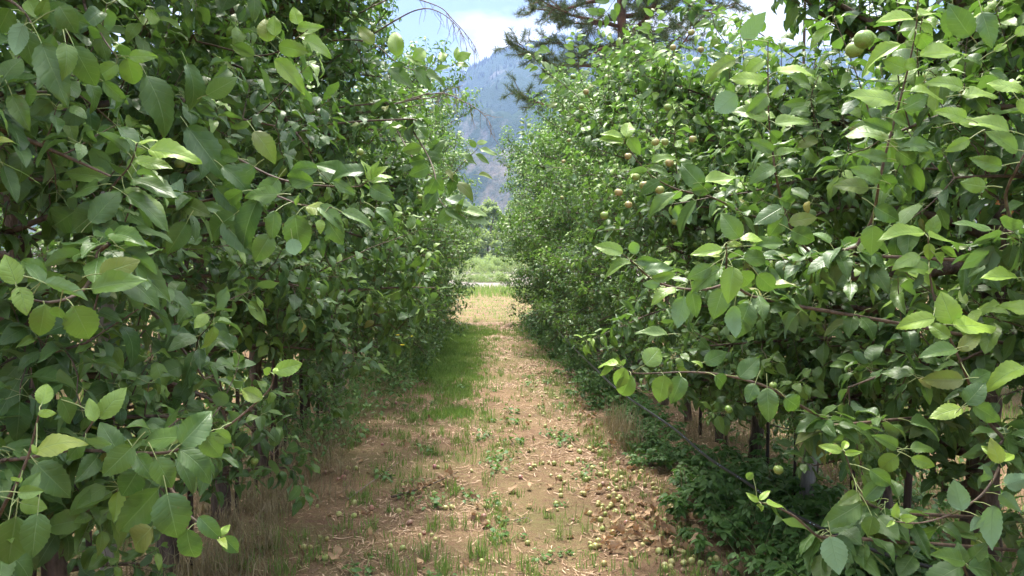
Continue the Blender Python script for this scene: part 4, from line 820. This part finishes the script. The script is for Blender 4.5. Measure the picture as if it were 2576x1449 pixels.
# ------------------------------------------------------------------ dead leaves, fallen branch
def dead_leaf(k):
    b = Buf(); ln = .075
    leaves(b, np.array([[-.035, 0, .012]]), np.array([[1.0, 0, .1]]), np.array([[0, .1 * k, 1.0]]), np.array([ln]), np.array([.025]), np.array([[rng.random(), rng.random() * .6, 0]]), 9, 2, fold=rng.uniform(.3, 1.0, 1), curl=np.array([(-1.6, .9, 2.0, -1.1, 1.3, -.6)[k % 6]]), wave=.09)
    tube(b, [(-.035, 0, .012), (-.055, .004, .010), (-.07, .002, .004)], [.001, .0009, .0009], 4, m=1)
    o = b.build('fallen_leaf', ['dead', 'twig']); me = o.data; bpy.data.objects.remove(o); return me
DL = [dead_leaf(k) for k in range(10)]
spots = [(rng.normal(1.0, .20), 4.15 + abs(rng.normal(0, .45))) for _ in range(120)] + [(rng.normal(1.15, .12), rng.uniform(4.5, 9)) for _ in range(95)] + [(rng.uniform(-1.1, 1.1), rng.uniform(3.9, 8)) for _ in range(55)]
for px, py in [(820,1400),(840,1415),(850,1395),(800,1405),(905,1290),(915,1300),(925,1295),(1190,1308),(1215,1325),(1225,1328),(880,1345),(1070,1240),(1040,1262),(930,1312),(1120,1215),(1140,1220)]: p = G(px, py); spots.append((p[0], p[1]))
for x, y in spots:
    o = bpy.data.objects.new('fallen_leaf', DL[int(rng.integers(10))]); col.objects.link(o); o.location = (x, y, gh(x, y) + .006 + (rng.random() * .03 if y < 4.8 and x > .7 else 0)); s = rng.uniform(.6, 1.25)
    o.scale = (s, s, s); o.rotation_euler = (rng.normal(0, .35), rng.normal(0, .35), rng.uniform(0, 6.28))
    if x > .6: tag(o, 'curled brown dead leaf lying in the litter along the right edge of the path', 'dead leaf', 'dead leaves along the right path edge')
    else: tag(o, 'single curled brown dead leaf lying on the open straw path', 'dead leaf', 'dead leaves on the open path')
a0, a1 = G(985, 1258), G(1152, 1204); root = empty('fallen_branch', (a0[0], a0[1], 0)); tag(root, 'broken dead branch with withered dark leaves lying on the path', 'branch')
pts = spline([a0 + [0, 0, .02], (a0 + a1) / 2 + [0, -.05, .03], a1 + [0, 0, .05]], 10); b = Buf(); tube(b, pts, np.linspace(.008, .003, 10), 6, rough=.1); b.build('stem', 'bark', root, off=(a0[0], a0[1], 0))
n = 34; f = rng.uniform(.25, 1, n); idx = (f * 9).astype(int).clip(0, 9); base = pts[idx] + rng.normal(0, .015, (n, 3)); base[:, 2] = np.maximum(base[:, 2], .03)
b = Buf(); leaves(b, base, rng.normal(0, 1, (n, 3)) + [0, 0, .4], rng.normal(0, 1, (n, 3)), rng.uniform(.04, .075, n), rng.uniform(.012, .022, n), np.stack([rng.random(n) * .9, rng.random(n) ** 2 * .9, np.zeros(n)], 1), 8, 2, fold=rng.uniform(.3, 1, n), curl=rng.uniform(-1.6, 1.8, n), wave=.08); b.build('withered_leaves', 'dead', root, off=(a0[0], a0[1], 0))
for p_, q_ in (((640+470/2, 724.5+1070/2), (640+750/2, 724.5+865/2)), ((1288+5, 724.5+1178/2), (1288+50, 724.5+1182/2))):
    A, B_ = G(*p_), G(*q_); b = Buf(); tube(b, spline([A + [0, 0, .01], (A + B_) / 2 + [.02, .03, .02], B_ + [0, 0, .012]], 9), np.linspace(.004, .002, 9), 5, rough=.1); o = b.build('twig', 'deadwood', off=A); o.location = tuple(A)
    tag(o, 'short bare stick lying across the bare soil' if p_[0] > 1200 else 'long thin bare stick lying on the leaf side of the straw path', 'stick')

# ------------------------------------------------------------------ fallen apples
FA = []
def conv(cx, cy): return ((1900 + cx / 2.862) / 1.4907, (1700 + cy / 2.862) / 1.4907)
for cx, cy, kd in [(225,975,'g'),(470,1085,'g'),(150,285,'r'),(475,265,'g'),(582,470,'g'),(765,100,'g'),(822,98,'b'),(815,190,'g'),(885,290,'g'),(1075,237,'g'),(1015,145,'g'),(1180,315,'g'),(1097,400,'g'),(1000,365,'g'),(1035,345,'r'),(1183,403,'g'),(1318,300,'g'),(1325,360,'g'),(1377,320,'g'),(1483,372,'g'),(1570,360,'g'),(1572,400,'g'),(1612,395,'g'),(1645,410,'g'),(1645,468,'g'),(1640,498,'r'),(1185,505,'g'),(1210,490,'b'),(1027,557,'g'),(1124,553,'g'),(1168,633,'g'),(1057,652,'b'),(1128,762,'g'),(1007,722,'g'),(1290,768,'r'),(1355,698,'g'),(708,732,'r'),(893,655,'g'),(1030,838,'g'),(1392,828,'g'),(1142,888,'b'),(982,962,'g'),(895,990,'g'),(903,1030,'b'),(950,1032,'g'),(988,1018,'g'),(1460,1013,'g'),(1495,980,'g'),(1540,960,'g'),(1648,930,'g'),(1700,742,'g'),(1680,870,'g'),(1600,755,'g'),(1787,890,'g'),(1847,815,'g'),(1920,927,'g'),(1985,927,'g'),(1995,975,'g'),(1382,1107,'g'),(1633,1090,'g'),(1710,1090,'g'),(1787,1070,'g'),(1893,1093,'g'),(2037,1070,'g'),(2012,1145,'b'),(1770,1215,'g'),(1762,1260,'g'),(1705,1285,'g'),(1697,1243,'g'),(1900,1225,'g'),(1985,1210,'g'),(2080,1225,'g'),(2187,1178,'g'),(2250,1175,'g'),(1337,1170,'g'),(1047,1218,'b'),(1885,1300,'r'),(1788,615,'b'),(1843,612,'g'),(1855,572,'g'),(1915,590,'r'),(1970,600,'g'),(2033,672,'g'),(1458,188,'g'),(1328,135,'g'),(1450,85,'g'),(305,170,'g'),(255,198,'g'),(250,172,'r'),(450,132,'g'),(1415,275,'g'),(1375,255,'g'),(70,440,'g'),(2422,1228,'b'),(2290,1310,'r')]:
    FA.append((*G(*conv(cx, cy))[:2], kd, 0))
for cx, cy, kd in [(2045,408,'g'),(1985,410,'g'),(1532,445,'g'),(1660,312,'g'),(1570,182,'g'),(1875,268,'g'),(2260,515,'r'),(2357,515,'r'),(2555,512,'r'),(2392,573,'g'),(1640,565,'r'),(1740,678,'g'),(1775,650,'r'),(1852,675,'g'),(1887,718,'g'),(1453,782,'g'),(1572,815,'g'),(1100,505,'g'),(955,482,'g'),(1268,425,'r'),(770,697,'g'),(615,800,'g'),(680,790,'g'),(820,895,'g'),(840,712,'b'),(1090,1022,'g'),(2333,932,'g'),(885,55,'r'),(825,68,'r'),(770,60,'r'),(1000,128,'r'),(950,135,'r'),(1025,70,'r'),(180,680,'g'),(10,740,'g'),(1045,25,'g'),(1115,30,'g'),(625,262,'g'),(2480,408,'g'),(745,400,'g'),(2238,62,'g'),(1880,15,'r'),(1915,18,'g')]:
    FA.append((*G((900 + cx / 2.576) / 1.4907, (1750 + cy / 2.576) / 1.4907)[:2], kd, 0))
while len(FA) < 298:
    y = 5.0 + 13 * rng.random() ** 1.7; u = rng.random()
    x = rng.normal(.92, .20) if u < .80 else (rng.normal(-.85, .2) if u < .86 else rng.uniform(-.8, 1.0))
    if y > 9 and x < .3: continue
    FA.append((x, y, 'r' if (x < -.3 and rng.random() < .6) else ('b' if rng.random() < .12 else 'g'), 0))
LBL = {'g': ('small pale green windfall apple lying {}', 'pale'), 'b': ('small windfall apple with a rusty blush lying {}', 'blush'), 'r': ('small dull red windfall apple lying {}', 'red')}
for x, y, kd, _ in FA:
    o = bpy.data.objects.new('fallen_apple', AM[LBL[kd][1]]); col.objects.link(o); s = rng.uniform(.60, 1.05)
    o.location = (x, y, gh(x, y) + .0165 * s); o.scale = (s, s, s * rng.uniform(.92, 1)); o.rotation_euler = (rng.uniform(0, 6.28), rng.uniform(0, 6.28), rng.uniform(0, 6.28))
    z = 'among leaf litter by the right row' if x > .7 and y < 5 else 'along the right edge of the path' if x > .45 else 'near the left row of trees' if x < -.6 else 'on the open middle of the path'
    tag(o, LBL[kd][0].format(z), 'apple', f"{LBL[kd][1]} windfalls {z}")

# ------------------------------------------------------------------ pine
pr = empty('pine_tree', (5.15, 27, 0)); tag(pr, 'tall ponderosa pine with reddish trunk rising behind the right row', 'pine tree')
b = Buf(); H = 17; z = np.linspace(-.2, H, 40); tube(b, np.stack([.12 * np.sin(z * .35), .1 * np.sin(z * .3 + 1), z], 1), .27 * (1 - .75 * np.maximum(z, 0) / H), 14, rough=.07, cap=True); b.build('trunk', 'pinebark', pr)
nb_pos = []
for li in range(60):
    z0 = 4.9 + 11.6 * (li / 60) ** 1.0 + rng.uniform(-.2, .2); az = li * 2.4 + rng.uniform(-.4, .4); Lg = np.interp(z0, [5, 8, 12, 16.6], [3.6, 4.0, 3.2, .8]) * rng.uniform(.65, 1.1)
    d = np.array([math.cos(az), math.sin(az), rng.uniform(-.1, .25)]); pts = [np.array([0, 0, z0])]
    for _ in range(8): d = nrm(d + rng.normal(0, .13, 3) + [0, 0, -.03 if _ < 4 else .07]); pts.append(pts[-1] + d * Lg / 8)
    b = Buf(); lp = spline(pts, 14); tube(b, lp, np.linspace(.07, .014, 14) * (Lg / 4 + .3), 6, rough=.1)
    for tw in range(int(Lg * 10)):
        i0 = int(rng.integers(3, 14)); p = lp[i0]; dd = nrm(rng.normal(0, 1, 3) * [1, 1, .5] + nrm(lp[i0] - lp[i0 - 1]) * .7); tl = rng.uniform(.3, .9); tp = [p]
        for _ in range(4): dd = nrm(dd + rng.normal(0, .25, 3) + [0, 0, .05]); tp.append(tp[-1] + dd * tl / 4)
        tube(b, tp, np.linspace(.014, .008, 5), 4)
        nb_pos.append((tp[-1], dd)); 
        if rng.random() < .75: nb_pos.append((tp[-2], dd))
        if rng.random() < .4: nb_pos.append((tp[-3], dd))
    nb_pos.append((lp[-1], nrm(lp[-1] - lp[-2])))
    b.build('limb', 'pinebark', pr)
b = Buf(); P, D = [], []
for p, d in nb_pos:
    k = 60; dd = nrm(rng.normal(0, 1, (k, 3)) + d * .9); P.append(p + d * rng.uniform(-.14, .08, (k, 1))); D.append(dd)
P = np.concatenate(P); D = np.concatenate(D); n = len(P)
leaves(b, P, D, rng.normal(0, 1, (n, 3)), rng.uniform(.13, .21, n), np.full(n, .0065), np.stack([rng.random(n), (rng.random(n) < .06) * .7, np.zeros(n)], 1), 1, 1, fold=.2, curl=.2, wave=0, a=.1, b=.1)
b.build('crown', 'needle', pr)

# ------------------------------------------------------------------ bushes and far trees beyond the clearing
def bush(name, rad, h, nleaf, ls, trunk=True, y_=.2):
    root = empty(name)
    cl = []; nc = 46
    for _ in range(nc):
        a = rng.uniform(0, 6.28); f = rng.random() ** .5; zz = rng.uniform(.12, 1.0); rr = rad * f * math.sqrt(max(.08, 1 - ((zz - .42) / .62) ** 2)); cl.append((rr * math.cos(a), rr * math.sin(a), zz * h, rng.uniform(.14, .26) * rad))
    cl = np.array(cl); k = rng.integers(0, nc, nleaf); off = nrm(rng.normal(0, 1, (nleaf, 3))) * (rng.random((nleaf, 1)) ** .4) * cl[k, 3:4] * [1, 1, .9]
    P = cl[k, :3] + off; P[:, 2] = np.maximum(P[:, 2], .02); b = Buf()
    leaves(b, P, rng.normal(0, 1, (nleaf, 3)), rng.normal(0, .5, (nleaf, 3)) + [0, 0, 1], rng.uniform(.7, 1.3, nleaf) * ls, rng.uniform(.25, .4, nleaf) * ls, np.stack([rng.random(nleaf), np.clip(y_ + .3 * rng.random(nleaf), 0, 1), np.zeros(nleaf)], 1), 2, 1, fold=.2, curl=.5, wave=0)
    b.build('crown', 'bush', root)
    b = Buf(); 
    for q_ in range(3): c = cl[q_ * 3]; tube(b, spline([(0, 0, -.1), (c[0] * .3, c[1] * .3, c[2] * .5), tuple(c[:3])], 8), np.linspace(.03 * h, .008 * h, 8) * .6, 6, rough=.1)
    b.build('trunk', 'bark', root); return root
BU = [bush('low_shrub', 1.7, 1.5, 3600, .10, y_=.45) for _ in range(2)]; CT = [bush('cottonwood_tree', 4.2, 11, 9000, .42, y_=.35) for _ in range(3)]
ub = {}
def putb(lst, x, y, sx_, sz_, lab, cat, grp):
    k = int(rng.integers(len(lst))); key = id(lst[k]); o = lst[k] if key not in ub else copy_tree(lst[k]); ub[key] = 1
    o.location = (x, y, 0); o.rotation_euler = (0, 0, rng.uniform(0, 6.28)); o.scale = (sx_, sx_, sz_); tag(o, lab, cat, grp)
for k, (px, d, s, hz_) in enumerate([(474, 60, .55, .42), (480, 61, .5, .36), (486, 60, .6, .5), (494, 59, .7, .48), (503, 61, .7, .5), (466, 63, .5, .4), (455, 66, .6, .5), (472, 104, 1.5, 1.3), (481, 112, 1.9, 1.6), (492, 108, 1.8, 1.5), (503, 104, 1.7, 1.5), (486, 98, 1.2, .9), (461, 118, 1.8, 1.5), (512, 110, 1.9, 1.5), (448, 112, 1.7, 1.4), (525, 104, 1.7, 1.5), (435, 100, 1.6, 1.5), (420, 110, 1.9, 1.6), (540, 112, 1.9, 1.6)]):
    putb(BU, (px - 472) / FOC * d, d, s, hz_, f"pale green low shrub on the gravel past the alley, {ORD[k]} one", 'shrub', 'low shrubs on the gravel bed')
k = 0
for d, x0, x1, st in ((140, -64, 80, 5.6), (165, -80, 90, 7.0)):
    x = x0
    while x < x1:
        putb(CT, x + rng.normal(0, 1), d + rng.normal(0, 4), rng.uniform(.95, 1.3), rng.uniform(.75, 1.0) * (1.2 if d < 150 else 1.45), f"pale hazy {'front' if d < 150 else 'rear'} riverside tree of the far tree line, {ORD[k % 26]} in its rank", 'tree', 'riverside trees in front of the mountain'); x += st; k += 1
    k = 0

# ------------------------------------------------------------------ haze
m = bpy.data.materials.new('haze_air'); m.use_nodes = True; t = m.node_tree; t.nodes.clear(); ho = N(t, "ShaderNodeOutputMaterial"); pv = N(t, "ShaderNodeVolumePrincipled")
pv.inputs['Color'].default_value = (.40, .57, .98, 1); pv.inputs['Density'].default_value = .00017; pv.inputs['Anisotropy'].default_value = .1
t.links.new(pv.outputs[0], ho.inputs['Volume']); M['haze'] = m
X, Y0, Y1, Z0, Z1 = 9100, -9100, 9100, -3, 900
v = [(x, y, z) for z in (Z0, Z1) for y in (Y0, Y1) for x in (-X, X)]
b = Buf(); b.add(v, [(0, 2, 3, 1), (4, 5, 7, 6), (0, 1, 5, 4), (1, 3, 7, 5), (3, 2, 6, 7), (2, 0, 4, 6)]); tag(b.build('haze', 'haze', smooth=False), kind='stuff')
